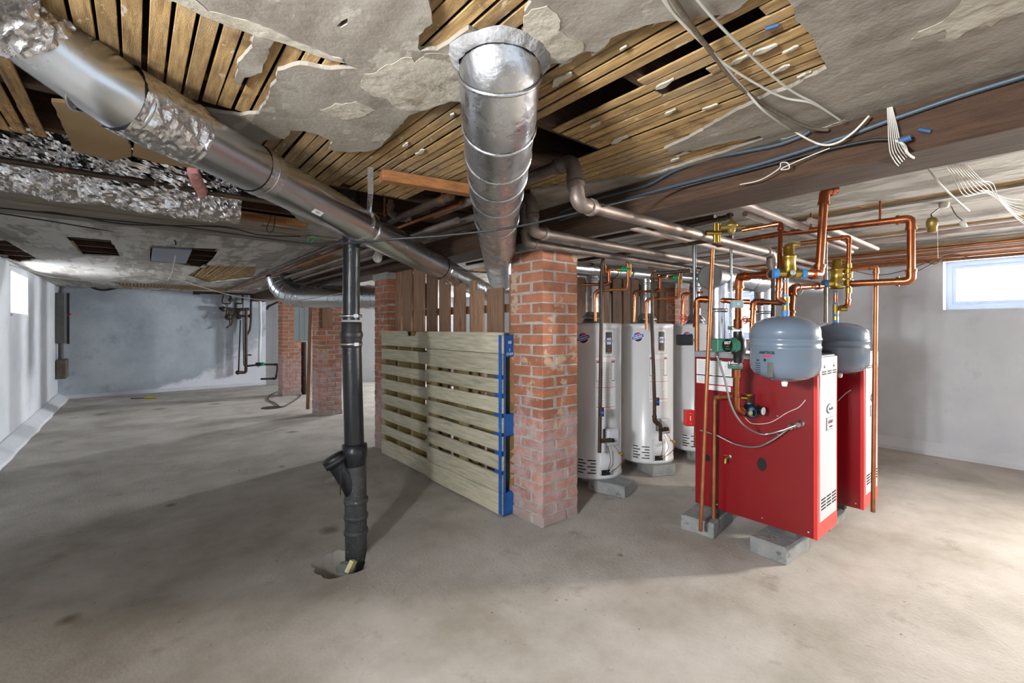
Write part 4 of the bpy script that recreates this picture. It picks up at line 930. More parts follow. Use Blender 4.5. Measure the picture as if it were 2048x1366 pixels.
# ================================================================== COPPER PIPING
g = None
run('copper_pipe', 'copper pipe bending down from the left separator to the pump valve', 'pipe', [W(1541, 549, 2.11), W(1479, 553, 2.3), W(1477, 598, 2.32), W(1476, 655, 2.35)], .0175, M_cu, ends=True, emat_=M_cu)
run('copper_pipe', 'copper pipe below the green pump turning into the black regulator', 'pipe', [W(1473, 738, 2.42), W(1472, 815, 2.44), W(1484, 824, 2.47)], .0175, M_cu, ends=True)
run('copper_pipe', 'thick copper riser from the left separator up to the ceiling', 'pipe', [W(1607, 547, 2.13), W(1638, 549, 2.2), W(1640, 520, 2.2), W(1649, 384, 2.2), W(1674, 379, 2.2)], .0185, M_cu)
X2 = 3.235
pA = W(1702, 566, 2.68)
run('copper_pipe', 'long copper loop running back under the ceiling from the right separator', 'pipe', [W(1702, 567, 2.66), AX(1822, 562, X2), AX(1822, 437, X2), AX(1560, 468, X2), AX(1425, 492, X2)], .0185, M_cu)
for px, la in ((1760, 'near'), (1622, 'far')):
    a = AX(px, 437+(1822-px)*.12, X2+.0); mb = MB(); mb.cyl(a, Vector((a.x, a.y, ZC-.01)), .006, seg=8); tag(mb.build('pipe_hanger', M_cu), 'copper strap hanger holding the long loop, the %ser one to the camera' % la if la == 'near' else 'copper strap hanger on the long loop, above the farther boiler', 'hanger')
run('copper_pipe', 'copper pipe bending left off the right separator and down behind the left tank', 'pipe', [W(1640, 572, 2.7), W(1585, 575, 2.55), W(1580, 640, 2.45), W(1581, 668, 2.45)], .0165, M_cu, ends=True)
run('copper_pipe', 'slim copper pipe looping from the fill valve down beside the left separator', 'pipe', [W(1484, 461, 2.3), W(1562, 447, 2.2), W(1558, 560, 2.1), W(1556, 598, 2.1), W(1570, 606, 2.1)], .0105, M_cu)
run('copper_pipe', 'slim copper pipe crossing high and dropping to the right of the right separator', 'pipe', [W(1600, 486, 2.8), W(1698, 474, 2.72), W(1697, 535, 2.72), W(1697, 580, 2.72), W(1695, 612, 2.72), W(1675, 618, 2.73)], .0115, M_cu)
tag(run('brass_valve', 'red-levered brass valve low beside the right tank stem', 'valve', [W(1694, 618, 2.70), W(1680, 618, 2.71)], .014, M_brass), 'red-levered brass valve low beside the right tank stem', 'valve')
vt = thing('fill_valve', 'brass fill valve assembly to the right of the right separator', 'valve', W(1694, 545, 2.70))
for (ya, yb, rr) in ((528, 536, .016), (538, 546, .022), (548, 556, .02), (560, 572, .024), (576, 586, .016)): MB().cyl(W(1697, ya, 2.70), W(1697, yb, 2.70), rr, seg=16).build('valve_section', M_brass, vt)
MB().cyl(W(1697, 566, 2.70), W(1720, 572, 2.66), .012, .006, seg=12).build('lever', M_brassd, vt)
run('copper_pipe', 'discharge pipe dropping down the front of the farther boiler', 'pipe', [W(1702, 540, 2.68), W(1752, 533, 2.66), W(1750, 700, 2.66), W(1746, 1024, 2.66)], .0115, M_cud)
run('copper_pipe', 'bare copper pipe leaning in front of the nearer boiler, reaching the ceiling', 'pipe', [W(1425, 497, 2.62), W(1401, 1062, 2.62)], .0112, M_cud, elbow=False)
BXs = BX1-.07
run('copper_pipe', 'hooked copper discharge pipe from the relief valve down the boiler side', 'pipe', [AX(1482, 793, BXs), AX(1429, 795, BXs), AX(1427, 1036, BXs)], .0115, M_cud)
run('brown_pipe', 'dull brown pipe at the back corner of the nearer boiler', 'pipe', [W(1394, 600, 2.95), W(1394, 780, 2.95), W(1392, 892, 2.95)], .0145, M_cud, elbow=False)
run('copper_pipe', 'copper pipe with soldered elbow above the grey flanges, left of the flue', 'pipe', [W(1500, 604, 2.8), W(1395, 598, 2.98), W(1391, 655, 2.97)], .0175, M_cu)
run('copper_pipe', 'copper pipe elbowing down with the red wheel valve beside the tank', 'pipe', [W(1565, 606, 2.75), W(1507, 603, 2.78), W(1504, 650, 2.78), W(1503, 702, 2.78)], .016, M_cu)
# wheel valves
def wheel(label, px, py, d, r):
    c = W(px, py, d); t = thing('wheel_valve', label, 'valve', c, 'red wheel valves'); nrm = -F
    u = R; w_ = Vector((0, 0, 1)); pts = [c+u*math.cos(2*math.pi*k/24)*r*(1+.08*math.cos(k*2*math.pi/24*8))+w_*math.sin(2*math.pi*k/24)*r*(1+.08*math.cos(k*2*math.pi/24*8)) for k in range(25)]
    MB().sweep(pts, .004, 8, caps=False).build('handwheel', M_redb, t)
    mb = MB()
    for k in range(4): mb.cyl(c, c+(u*math.cos(k*math.pi/2+.4)+w_*math.sin(k*math.pi/2+.4))*r, .003, seg=6)
    mb.build('spokes', M_redb, t); MB().cyl(c-F*.008, c+F*.02, .008, seg=12).build('hub', M_steel, t)
    MB().cyl(c+F*.02, c+F*.02+R*.045, .014, seg=14).build('valve_body', M_brass, t); return t
wheel('red wheel valve near the third water heater flue', 1367, 636, 4.2, .032)
wheel('red wheel valve between the pump and the left tank', 1489, 640, 2.76, .022)
# pump
def pump():
    c = W(1466, 693, 2.38); t = thing('circulator_pump', 'green circulator pump on the copper riser, left of the grey tank', 'pump', c)
    a = -R; n_ = -F
    def bx(u0, u1, v0, v1, w0, w1):
        mb = MB(); vs = []
        for w_ in (w0, w1):
            for (u_, v_) in ((u0, v0), (u1, v0), (u1, v1), (u0, v1)): vs.append(c+R*u_+Vector((0, 0, 1))*v_+F*w_)
        mb.add(vs, [(0, 1, 2, 3), (7, 6, 5, 4), (0, 4, 5, 1), (1, 5, 6, 2), (2, 6, 7, 3), (3, 7, 4, 0)]); return mb
    bx(-.095, -.045, -.028, .042, -.03, .04).build('terminal_box', M_pump, t, bevel=.006)
    MB().cyl(c-R*.045+Vector((0, 0, .006)), c+R*.0+Vector((0, 0, .006)), .036, seg=32).build('motor', M_pump, t)
    mb = MB(); q = c-R*.048-F*.034+Vector((0, 0, .006)); pts = []
    vs = [q+R*(.026*math.cos(k*math.pi/10))*1+Vector((0, 0, .033*math.sin(k*math.pi/10))) for k in range(20)]; vs2 = [v-F*.006 for v in vs]
    mb.add(vs+vs2, [tuple(range(20, 40))]+[(k, (k+1) % 20, 20+(k+1) % 20, 20+k) for k in range(20)]); mb.build('label_plate', M_black, t)
    textm('label_text', '007', .022, M_paper, t, q-F*.0065+Vector((0, 0, .014)), R, (0, 0, 1), .0004, True)
    textm('label_text', 'ECM', .008, M_yel, t, q-F*.0065+Vector((0, 0, -.004)), R, (0, 0, 1), .0004)
    textm('label_text', 'Taco', .012, MATS['green_handle'], t, q-F*.0065+Vector((0, 0, -.016)), R, (0, 0, 1), .0004, True)
    MB().cyl(c+Vector((0, 0, .006)), c+R*.02+Vector((0, 0, .006)), .042, seg=28).build('motor_flange', M_pump, t)
    MB().lathe(c+R*.028, [(.022, -.085), (.026, -.07), (.024, -.045), (.036, -.03), (.038, 0), (.036, .035), (.024, .05), (.024, .08)], 24).build('volute', M_black, t)
    x_ = c+R*.012
    for z, nm in ((-.098, 'lower_flange'), (.092, 'upper_flange')):
        for s2, mt in ((0, M_zinc), (1, M_greenh)):
            zz = z+(-.011 if z < 0 else .011)*s2
            MB().lathe(x_+Vector((0, 0, zz)), [(.0001, -.005), (.036, -.005), (.036, .005), (.0001, .005)], 16).build(nm, MATS['green_cast'] if s2 else mt, t)
        for sg in (-1, 1): MB().cyl(x_+R*sg*.030+Vector((0, 0, z-.02)), x_+R*sg*.030+Vector((0, 0, z+.02)), .006, seg=6).build('flange_bolt', M_steel, t)
    return t
pump()
# regulator and gauge
q = AX(1497, 822, BX1-.08); rg = thing('black_regulator', 'black regulator on the boiler side, below the green pump', 'regulator', q)
MB().lathe(q, [(.0001, -.032), (.02, -.03), (.034, -.018), (.036, 0), (.034, .02), (.022, .03), (.0001, .034)], 24, Vector((-.8, -.6, 0))).build('body', M_black, rg)
MB().lathe(q-F*.03, [(.014, .0), (.026, .002), (.026, .012), (.016, .018), (.016, .03)], 20, Vector((-.6, -.8, 0))).build('blue_union', M_bluet, rg)
MB().cyl(q-F*.035-R*.01, q-F*.06-R*.02, .012, seg=12).build('brass_nipple', M_brass, rg)
MB().box((q.x-.02, q.y-.045, q.z-.02), (q.x+.02, q.y+.02, q.z+.04)).build('housing', M_black, rg, bevel=.008)
rv = thing('relief_valve', 'brass relief valve on top of the black regulator', 'valve', q+Vector((0, 0, .045)))
MB().lathe(q+Vector((0, 0, .04)), [(.011, 0), (.011, .008), (.015, .01), (.015, .045), (.019, .048), (.019, .056), (.0001, .058)], 18).build('body', M_brass, rv)
MB().cyl(q+Vector((0, 0, .036)), q+Vector((0, 0, .05)), .014, seg=8).build('blue_sealed_joint', M_bluet, rv)
MB().cyl(q+Vector((0, 0, .07)), q-R*.045+Vector((0, 0, .075)), .010, seg=12).build('side_port', M_brass, rv)
gq = AX(1525, 822, BX1-.1); gg = thing('pressure_gauge', 'round pressure gauge to the right of the black regulator', 'gauge', gq)
gn = Vector((-.15, -1, 0)).normalized()
MB().lathe(gq, [(.0001, -.02), (.022, -.02), (.024, 0), (.026, .004), (.022, .005), (.0001, .0045)], 28, gn).build('case', M_black, gg)
MB().lathe(gq, [(.021, .0052), (.0001, .0054)], 28, gn).build('dial', M_paper, gg)
MB().cyl(gq+gn*.006, gq+gn*.006+Vector((.008, 0, -.012)), .0012, seg=5).build('needle', M_ink, gg)
MB().cyl(gq-gn*.01, q+Vector((0, -.02, 0)), .006, seg=10).build('stem', M_bluet, gg)
# drain cock
dq = AX(1458, 913, BX1); dk = thing('drain_cock', 'brass drain cock with red handle low on the nearer boiler side', 'valve', dq)
MB().sweep(rnd([dq, dq+Vector((-.05, -.005, .0)), dq+Vector((-.06, -.005, -.03))], .01), .008, 12).build('spout', M_brassd, dk)
MB().lathe(dq+Vector((-.001, 0, 0)), [(.0001, .001), (.016, .001), (.016, 0)], 16, Vector((-1, 0, 0))).build('escutcheon', M_steel, dk)
MB().box((dq.x-.045, dq.y-.012, dq.z+.012), (dq.x-.03, dq.y+.012, dq.z+.018)).build('handle', M_redb, dk, bevel=.002)
# flex conduits
def flexc(label, pts, r=.0062):
    p = spline(pts, 26); o = MB().sweep(p, r, 8, rf=lambda t, i: r if i % 2 else r*.86).build('flex_conduit', M_flex); return tag(o, label, 'conduit', 'flexible metal conduits on the nearer boiler')
c1 = AX(1582, 853, BX1-.03); c2 = AX(1598, 848, BX1-.03)
flexc('silver flex conduit swooping from the green pump to the boiler side', [W(1434, 712, 2.36), W(1450, 760, 2.36), W(1462, 810, 2.37), W(1485, 848, 2.40), AX(1520, 868, BX1-.09), AX(1560, 862, BX1-.06), c2])
flexc('silver flex conduit sagging lower, from behind the copper pipes to the boiler side', [AX(1400, 860, BX1-.06), AX(1432, 870, BX1-.05), AX(1470, 888, BX1-.04), AX(1510, 894, BX1-.04), AX(1545, 880, BX1-.04), c1])
for c, l in ((c1, 'left'), (c2, 'right')):
    t = thing('conduit_connector', 'metal conduit connector on the boiler side, the %s of the two' % l, 'connector', c)
    MB().cyl(c+Vector((.029, 0, 0)), c+Vector((-.012, 0, -.004)), .013, seg=14).build('connector_body', M_steel, t); MB().lathe(c+Vector((.028, 0, 0)), [(.0001, .005), (.018, .005), (.018, 0)], 8, Vector((-1, 0, 0))).build('locknut', M_steel, t)
cable('control_wire', 'thin white wire drooping from the regulator to a hole in the boiler side', [AX(1490, 835, BX1-.02), AX(1505, 847, BX1-.015), AX(1540, 845, BX1-.012), AX(1575, 825, BX1-.012), AX(1597, 815, BX1-.012), AX(1611, 800, BX1-.002)], .0025, M_wcab, 'wire')
cable('control_wire', 'thin white wire on the side of the farther boiler', [AX(1676, 802, 3.39), AX(1690, 788, 3.395), AX(1702, 780, 3.404)], .0025, M_wcab, 'wire')
# red control box, grey aquastat box, damper actuator
def cbox(name, label, px, py, d, w, h, dp, mat, cat='control box'):
    c = W(px, py, d); t = thing(name, label, cat, c); mb = MB(); vs = []
    for w_ in (0, dp):
        for (u_, v_) in ((-w/2, -h/2), (w/2, -h/2), (w/2, h/2), (-w/2, h/2)): vs.append(c+R*u_+Vector((0, 0, 1))*v_+F*w_)
    mb.add(vs, [(0, 1, 2, 3), (7, 6, 5, 4), (0, 4, 5, 1), (1, 5, 6, 2), (2, 6, 7, 3), (3, 7, 4, 0)]); mb.build('housing', mat, t, bevel=min(w, h)*.06); return t, c
t, c = cbox('red_control_box', 'small red control box behind the brown pipe, left of the nearer boiler', 1381, 837, 2.985, .06, .105, .05, M_redb)
textm('box_text', '1', .04, M_paper, t, c-F*.001, R, (0, 0, 1), .0004, True)
for dz in (.035, -.032): textm('box_text', '- -', .016, M_paper, t, c-F*.001+Vector((0, 0, dz)), R, (0, 0, 1), .0004, True)
t, c = cbox('grey_actuator', 'pale grey actuator box on the copper pipe above the green pump', 1477, 608, 2.29, .055, .04, .03, M_bluegrey)
textm('box_text', 'III', .018, M_paper, t, c-F*.001, R, (0, 0, 1), .0004, True)
t, c = cbox('black_actuator', 'black actuator box on the third water heater, above the brown pipe', 1372, 680, 2.95, .095, .07, .05, M_black)
MB().cyl(c+R*.04, W(1391, 680, 2.95), .008, seg=10).build('mounting_arm', M_steel, t)
# grey posts
for (px, y0, y1, d, r, mt, la) in ((1462, 478, 690, 2.9, .008, M_zinc, 'slim grey conduit hanging behind the green pump'), (1389, 486, 620, 3.05, .013, M_zinc, 'grey vertical pipe dropping beside the third water heater flue'),
        (1651, 450, 645, 3.0, .012, M_iron, 'dark vertical pipe behind the right tank')):
    run('vertical_pipe', la, 'pipe', [W(px, y0, d), W(px, y1, d)], r, mt, elbow=False)
# boiler flue
bf = thing('boiler_flue', 'pale grey capped flue duct behind the copper pipes, joining both boilers', 'flue', (2.88, 1.42, 1.57))
zf2 = 1.572
MB().sweep([(2.80, 1.42, zf2), (4.7, 1.42, zf2+.02)], .074, 32).build('flue_trunk', M_galv, bf)
MB().lathe((2.80, 1.42, zf2), [(.0001, .006), (.045, .006), (.066, .012), (.077, .012), (.078, 0)], 32, Vector((-1, 0, 0))).build('end_cap', M_grey, bf)
for xx in (2.90, 3.60):
    MB().cyl((xx, 1.42, zf2-.02), (xx, 1.42, 1.36), .062, .056, 28).build('tee_branch', M_galv, bf); MB().cyl((xx, 1.42, 1.40), (xx, 1.42, 1.11), .05, seg=28).build('flue_riser', M_galv, bf)
    mb = MB(); ring(mb, Vector((xx, 1.42, 1.36)), Vector((0, 0, 1)), .056, .012, .006, 28); mb.build('flue_collar', M_galv, bf)
for xx in (3.1, 3.35, 3.8, 4.2):
    mb = MB(); ring(mb, Vector((xx, 1.42, zf2+.003)), Vector((1, 0, 0)), .074, .008, .003, 28); mb.build('seam_ring', M_galv, bf)

# ================================================================== CEILING PIPES (right of the beam)
def hang(z): return z
def xpipe(label, Y, a, x0, x1, r, mat, pre=None, post=None, name='heating_pipe', **k):
    pts = (pre or [])+[Vector((x0, Y, CH+a)), Vector((x1, Y, CH+a))]+(post or [])
    return run(name, label, 'pipe', pts, r, mat, **k)
xpipe('thick grey pipe elbowing down at the beam and running right to the boilers', 1.25, .50, 1.38, 3.3, .026, M_iron, pre=[Vector((1.38, 2.4, CH+.682)), Vector((1.38, 1.28, CH+.682))], post=[Vector((3.33, 1.25, CH+.34))])
run('vertical_pipe', 'dark vertical pipe behind the left separator, under the thick grey pipe', 'pipe', [Vector((3.33, 1.25, CH+.345)), Vector((3.33, 1.25, CH+.02))], .014, M_irond, elbow=False)
xpipe('second grey pipe, just above the nearest pillar, running right', 1.76, .50, 1.60, 4.6, .026, M_iron, pre=[Vector((1.60, 3.0, CH+.682)), Vector((1.60, 1.78, CH+.682))])
xpipe('third grey pipe, hugging the top of the nearest pillar', 1.95, .485, 1.72, 5.2, .022, M_iron, pre=[Vector((1.70, 3.3, CH+.682)), Vector((1.70, 1.97, CH+.682))])
for i, (Y, a, x0, x1, r) in enumerate(((1.02, .62, 2.2, 4.3, .02), (1.12, .63, 2.6, 4.6, .016), (.93, .62, 3.0, 4.5, .016), (1.5, .60, 2.2, 5.4, .016), (1.6, .58, 2.2, 5.6, .016), (2.15, .60, 2.2, 5.5, .018), (2.6, .62, 2.2, 5.6, .018))):
    xpipe(('pinkish pipe nearest the camera under the white ceiling right of the beam', 'second pinkish pipe counting from the camera, right of the beam', 'short pinkish pipe ending above the farther boiler', 'pinkish pipe passing above the boiler flue', 'pinkish pipe just beyond the flue, under the ceiling', 'pinkish pipe above the water heater flue', 'farthest pinkish pipe, above the board partition')[i], Y, a, x0, x1, r, M_paintp)
def ypipe(label, X, a, y0, y1, r, mat, name='ceiling_pipe'):
    return run(name, label, 'pipe', [Vector((X, y0, CH+a)), Vector((X, y1, CH+a))], r, mat, elbow=False)
ypipe('pinkish pipe running under the ceiling toward the right window', 4.35, .665, -.9, 2.9, .017, M_paintp)
ypipe('dark pipe along the ceiling just right of the beam', 2.42, .60, 1.2, 3.6, .014, M_irond)
ypipe('dark pipe under the grey pipes, above the first water heater', 2.85, .56, 1.3, 3.2, .013, M_irond)
for i, (X, a, r, mt) in enumerate(((5.15, .66, .014, M_cud), (5.3, .66, .014, M_paintp), (5.43, .655, .016, M_cud), (5.58, .66, .014, M_paintp), (5.72, .65, .018, M_cud), (5.88, .64, .02, M_boardv))):
    ypipe(('brown pipe farthest from the right wall in the ceiling group', 'pale pipe second from the left of the ceiling group by the right wall', 'copper-brown pipe third in the ceiling group by the right wall', 'pale pipe fourth in the ceiling group by the right wall', 'brown pipe fifth in the ceiling group by the right wall', 'thick orange-brown pipe closest to the right wall')[i], X, a, -1.2, 6.2, r, mt)
tag(MB().box((5.98, -.5, 1.90), (6.045, 2.4, 1.965)).build('tan_batten', M_tan), 'tan timber strip above the right window', 'batten')
# left group along Y
for i, (X, a, y0, y1, r, mt) in enumerate(((1.22, .66, 1.95, 9.4, .021, M_irond), (1.34, .665, 2.05, 9.2, .013, M_cud), (1.48, .64, 2.3, 8.6, .019, M_iron), (1.62, .63, 3.1, 8.2, .017, M_iron), (1.76, .60, 3.4, 8.0, .02, M_irond))):
    ypipe(('dark pipe leftmost in the ceiling group left of the beam', 'slim copper pipe second in the ceiling group left of the beam', 'grey pipe third in the ceiling group left of the beam', 'grey pipe fourth in the ceiling group left of the beam', 'dark pipe closest to the beam on its left side')[i], X, a, y0, y1, r, mt)
run('copper_nipple', 'short copper drop under the lath hole, left of the foil duct', 'pipe', [W(886, 372, 2.42), W(885, 408, 2.42)], .011, M_cud, elbow=False)
run('rusty_fitting', 'rusty pipe fitting hanging behind the silver duct, above its middle', 'pipe', [W(782, 400, 2.75), W(780, 425, 2.75), W(800, 437, 2.75), W(822, 436, 2.75)], .018, M_iron)
run('rusty_rod', 'thin rusty rod hanging behind the silver duct strap', 'rod', [W(769, 396, 2.7), W(769, 432, 2.7)], .007, M_cud, elbow=False)
# ------------------------------------------------------------------ piping above the heaters
run('gas_pipe', 'black gas pipe dropping in front of the first water heater', 'pipe', [W(1209, 505, 3.3), W(1204, 530, 3.3), W(1201, 760, 3.3), W(1199, 905, 3.3)], .0135, M_irond, elbow=False)
run('gas_pipe', 'black gas pipe dropping in front of the middle water heater', 'pipe', [W(1380, 541, 3.5), W(1305, 548, 3.6), W(1304, 640, 3.6), W(1309, 800, 3.6), W(1309, 843, 3.6), W(1321, 850, 3.6), W(1321, 882, 3.6)], .0135, M_irond)
for (px, py, d, la) in ((1203, 824, 3.27, 'first'), (1314, 803, 3.57, 'middle')):
    c = W(px, py, d); t = thing('gas_cock', 'blue-handled gas cock on the pipe of the %s water heater' % la, 'valve', c, 'blue gas cocks')
    MB().cyl(c-Vector((0, 0, .03)), c+Vector((0, 0, .03)), .018, seg=10).build('body', M_irond, t)
    MB().cyl(c-F*.01, c-F*.035, .015, .009, seg=10).build('handle', M_inkb, t)
for (px, py, d, q, la) in ((1201, 882, 3.27, 1222, 'first'), (1321, 860, 3.57, 1336, 'middle')):
    run('gas_tee', 'short horizontal gas nipple into the %s water heater valve' % la, 'pipe', [W(px, py, d), W(q, py-2, d+.02)], .012, M_irond, elbow=False, ends=True)
for (dx, dy, d, la) in ((0, 0, 3.35, 'first'), (102, 17, 3.75, 'middle')):
    f = lambda x, y: W(1140+x/6.83+dx*(1 if True else 0), 480+y/6.83+dy, d)
    run('copper_pipe', 'copper run with a green-handled valve above the %s water heater, cold side' % la, 'pipe', [f(465, 300), f(480, 430), f(520, 440), f(540, 400), f(620, 400)] if dx == 0 else [f(465, 300), f(480, 400), f(520, 400), f(540, 385), f(620, 375)], .011, M_cud)
    run('copper_pipe', 'copper run looping over the %s water heater, hot side' % la, 'pipe', [f(785, 290), f(795, 560), f(780, 670), f(390, 690), f(340, 730), f(345, 1110)], .011, M_cud)
    run('copper_pipe', 'copper run dropping behind the %s gas pipe, upper left' % la, 'pipe', [f(560, 390), f(530, 420), f(530, 590), f(430, 610), f(150, 605)] if dx == 0 else [f(560, 385), f(530, 400), f(530, 560), f(470, 585), f(185, 590), f(175, 1000)], .011, M_cu)
    c = f(710, 400); t = thing('green_valve', 'green-handled ball valve above the %s water heater' % la, 'valve', c, 'green-handled valves')
    MB().cyl(c-R*.04, c+R*.02, .016, seg=12).build('body', M_brass, t); MB().cyl(c-R*.008, c+R*.035, .021, .017, seg=12).build('handle', M_greenh, t)
    c = f(825, 400); t = thing('yellow_lever', 'yellow lever valve above the %s water heater' % la, 'valve', c, 'yellow lever valves')
    MB().cyl(c-R*.025, c+R*.0, .014, seg=12).build('body', M_zinc, t); vs = MB(); vs.sweep([c+Vector((0, 0, .04)), c-Vector((0, 0, .03)), c-Vector((0, 0, .055))], .009, 8); vs.build('lever', M_yel, t)
run('copper_pipe', 'thin copper pipe rising to the wheel valve over the third water heater', 'pipe', [W(1405, 585, 4.25), W(1366, 588, 4.25), W(1364, 649, 4.25)], .012, M_cu)
# brass regulator near the beam
rb = thing('brass_regulator', 'bell-shaped brass regulator hanging under the beam, above the boilers', 'regulator', W(1463, 455, 2.35))
c = W(1463, 455, 2.35); MB().lathe(c, [(.0001, .06), (.006, .058), (.007, .035), (.018, .028), (.032, .012), (.033, .006), (.022, 0), (.018, -.02), (.010, -.035), (.0001, -.038)], 24).build('bell', M_brassd, rb)
MB().cyl(c-R*.06, c+R*.07, .012, seg=12).build('body', M_brassd, rb)
run('dark_pipe', 'dark pipe running from the beam to the brass regulator', 'pipe', [W(1370, 455, 2.6), W(1452, 435, 2.4), W(1463, 430, 2.35)], .012, M_irond)
bc = thing('backflow_valve', 'brass backflow valve to the left of the bell-shaped regulator', 'valve', W(1430, 468, 2.45))
c = W(1430, 466, 2.45); MB().cyl(c-R*.05, c+R*.03, .014, seg=12).build('body', M_brass, bc)
for dx in (0, .02): MB().cyl(c+R*dx+Vector((0, 0, -.05)), c+R*dx+Vector((0, 0, .05)), .010, seg=10).build('test_cock', M_brass, bc)

# ================================================================== WIRING
BFX = 1.885
def bx(label, pts, r=.009):
    p = spline(pts, 26); o = MB().sweep(p, r, 8, rf=lambda t, i: r if i % 2 else r*.84).build('armoured_cable', M_bx); return tag(o, label, 'cable', 'armoured cables along the beam')
bx('lower blue-grey armoured cable clipped along the face of the beam', [AX(2110, 128, BFX), AX(2048, 152, BFX), AX(1920, 192, BFX), AX(1792, 236, BFX), AX(1690, 273, BFX), AX(1519, 328, BFX), AX(1348, 372, BFX), AX(1240, 402, BFX), AX(1120, 440, BFX)])
bx('upper blue-grey armoured cable leaving the ceiling above the beam', [AX(1621, 262, BFX), AX(1601, 273, BFX), AX(1553, 290, BFX), AX(1485, 304, BFX), AX(1416, 318, BFX), AX(1348, 342, BFX), AX(1290, 372, BFX), AX(1200, 396, BFX), AX(1120, 425, BFX)])
cable('black_cable', 'long black cable crossing in front of both ducts to the far left', [AX(1795, 281, 1.87), AX(1741, 281, 1.87), AX(1621, 307, 1.87), AX(1519, 335, 1.87), AX(1348, 378, 1.84), W(1200, 414, 1.9), W(1040, 452, 1.9), W(900, 470, 1.9), W(790, 478, 1.9), W(700, 486, 2.0), W(600, 486, 2.3), W(480, 470, 2.7), W(380, 456, 2.9), W(200, 438, 2.7), W(0, 416, 2.55), W(-80, 410, 2.5)], .0045, M_cable)
cable('black_cable', 'black cable starting at the grey planks and meeting the long one, left', [W(60, 418, 2.7), W(150, 432, 2.8), W(260, 449, 2.95), W(440, 454, 3.1), W(520, 470, 3.0), W(600, 473, 2.9)], .0045, M_cable)
cable('black_cable', 'lowest black cable on the left, ending above the grey ceiling panel', [W(-40, 424, 2.7), W(0, 427, 2.75), W(110, 444, 3.0), W(200, 459, 3.3), W(300, 472, 3.6), W(345, 478, 3.7), W(352, 490, 3.7)], .0045, M_cable)
Zr = ZC-.03
def czs(lst, z=Zr): return [AZ(x, y, z) for x, y in lst]
cable('cloth_cable', 'thick twisted brown cloth cable across the laths, upper right', czs([(1335, -30), (1348, 0), (1392, 65), (1430, 113), (1464, 157), (1519, 205), (1580, 239), (1621, 256), (1655, 260)]), .006, M_rope)
cable('white_cable', 'white cable drooping lowest over the beam, upper right', czs([(1310, -30), (1340, 18), (1392, 72), (1440, 120), (1490, 180)])+[AZ(1532, 225, ZC-.05), AX(1587, 262, 1.85), AX(1638, 288, 1.85), AX(1673, 286, 1.85), AX(1707, 264, 1.85), AX(1738, 232, 1.86)], .0038, M_wcab)
cable('white_cable', 'pale cable ending in a point near the beam, upper right', czs([(1378, -20), (1433, 44), (1485, 96), (1539, 147), (1587, 184), (1632, 208), (1680, 240)]), .0035, M_wcab)
cable('white_cable', 'pale cable lying beside the brown cloth cable', czs([(1322, -20), (1350, 30), (1400, 82), (1450, 128), (1520, 172), (1570, 196), (1620, 205), (1660, 226)]), .0035, M_wcab)
bn = thing('wire_bundle', 'bundle of pale wires draped down the beam face from the ceiling', 'wires', AX(1776, 205, BFX))
for k in range(6):
    o = k*3; MB().sweep(spline([AX(1774+k*1.5, 204, BFX), AX(1776+k*3.2, 240+k, BFX-.012), AX(1778+k*4.5, 285, BFX-.02), AX(1783+k*5.5, 312-k*2, BFX-.03), W(1800+k*6, 334-k*2, 1.58), W(1826+k*3, 342-k*2, 1.66), W(1842-k*2, 338-k*2, 1.7)], 8), .0016, 6).build('wire', M_wcab, bn)
cable('blue_wire_tie', 'dark cable with blue tape looping off the beam beside the wire bundle', [AX(1792, 282, 1.86), AX(1808, 290, 1.85), AX(1818, 310, 1.84), W(1850, 328, 1.75), W(1880, 368, 1.8), W(1915, 402, 1.9), W(1938, 422, 2.0)], .0042, M_wcab)
tp = thing('blue_tape', 'blue tape wrapped round the black cable on the beam face', 'tape', AX(1808, 277, 1.86)); MB().cyl(AX(1798, 283, 1.86), AX(1822, 274, 1.86), .010, seg=10).build('tape_roll', M_tapeb, tp)
tag(MB().sweep([AX(1838, 259, 1.893), AX(1862, 263, 1.893)], .006, 8).build('blue_tape_scrap', M_tapeb), 'scrap of blue tape on the beam face, right of the wire bundle', 'tape')
tag(MB().sweep([AZ(1531, 58, ZC-.004), AZ(1557, 50, ZC-.004)], .005, 8).build('blue_tape_scrap', M_tapeb), 'scrap of blue tape on the laths, top right', 'tape')
bn = thing('wire_bundle', 'fan of white wires sweeping under the ceiling, right of the beam', 'wires', W(1900, 330, 2.4))
for k in range(9):
    o = k-4; MB().sweep(spline([W(1886+k*6, 330, 1.93), W(1900+k*8, 352+o*2, 2.02), W(1930+k*7, 380-o*3, 2.15), W(1985+o*4, 392+o*3, 2.25), W(2010+k*4, 420+o*6, 2.4), W(2045+k*5, 436+o*9, 2.45)], 7), .0018, 6).build('wire', M_wcab, bn)
cable('thin_wire', 'curly end of bare wire in front of the beam', [AX(1480, 369, 1.85), AX(1520, 360, 1.85), AX(1557, 338, 1.84), AX(1562, 326, 1.84), AX(1575, 326, 1.84), AX(1578, 337, 1.84), AX(1562, 338, 1.83), AX(1600, 320, 1.85), AX(1660, 296, 1.86)], .002, M_wcab, 'wire')
for (pts, la) in (([(1560, 560, 4.6), (1640, 574, 4.8), (1700, 574, 5), (1790, 563, 4.6), (1840, 540, 4.3), (1890, 512, 4.0)], 'lowest thin wire sagging along the right wall'), ([(1700, 540, 5), (1760, 550, 5), (1830, 534, 4.6), (1880, 510, 4.2)], 'upper thin wire sagging along the right wall'), ([(1848, 520, 4.3), (1870, 528, 4.2), (1900, 510, 4.0), (1960, 516, 3.9), (2060, 505, 3.6)], 'dark wire drooping in front of the right window header')):
    cable('thin_wire', la, [AX(p[0], p[1], min(5.98, p[2]*1.0*(F.x+R.x*(p[0]-1024)/FP))) for p in pts], .003, M_cable, 'wire')
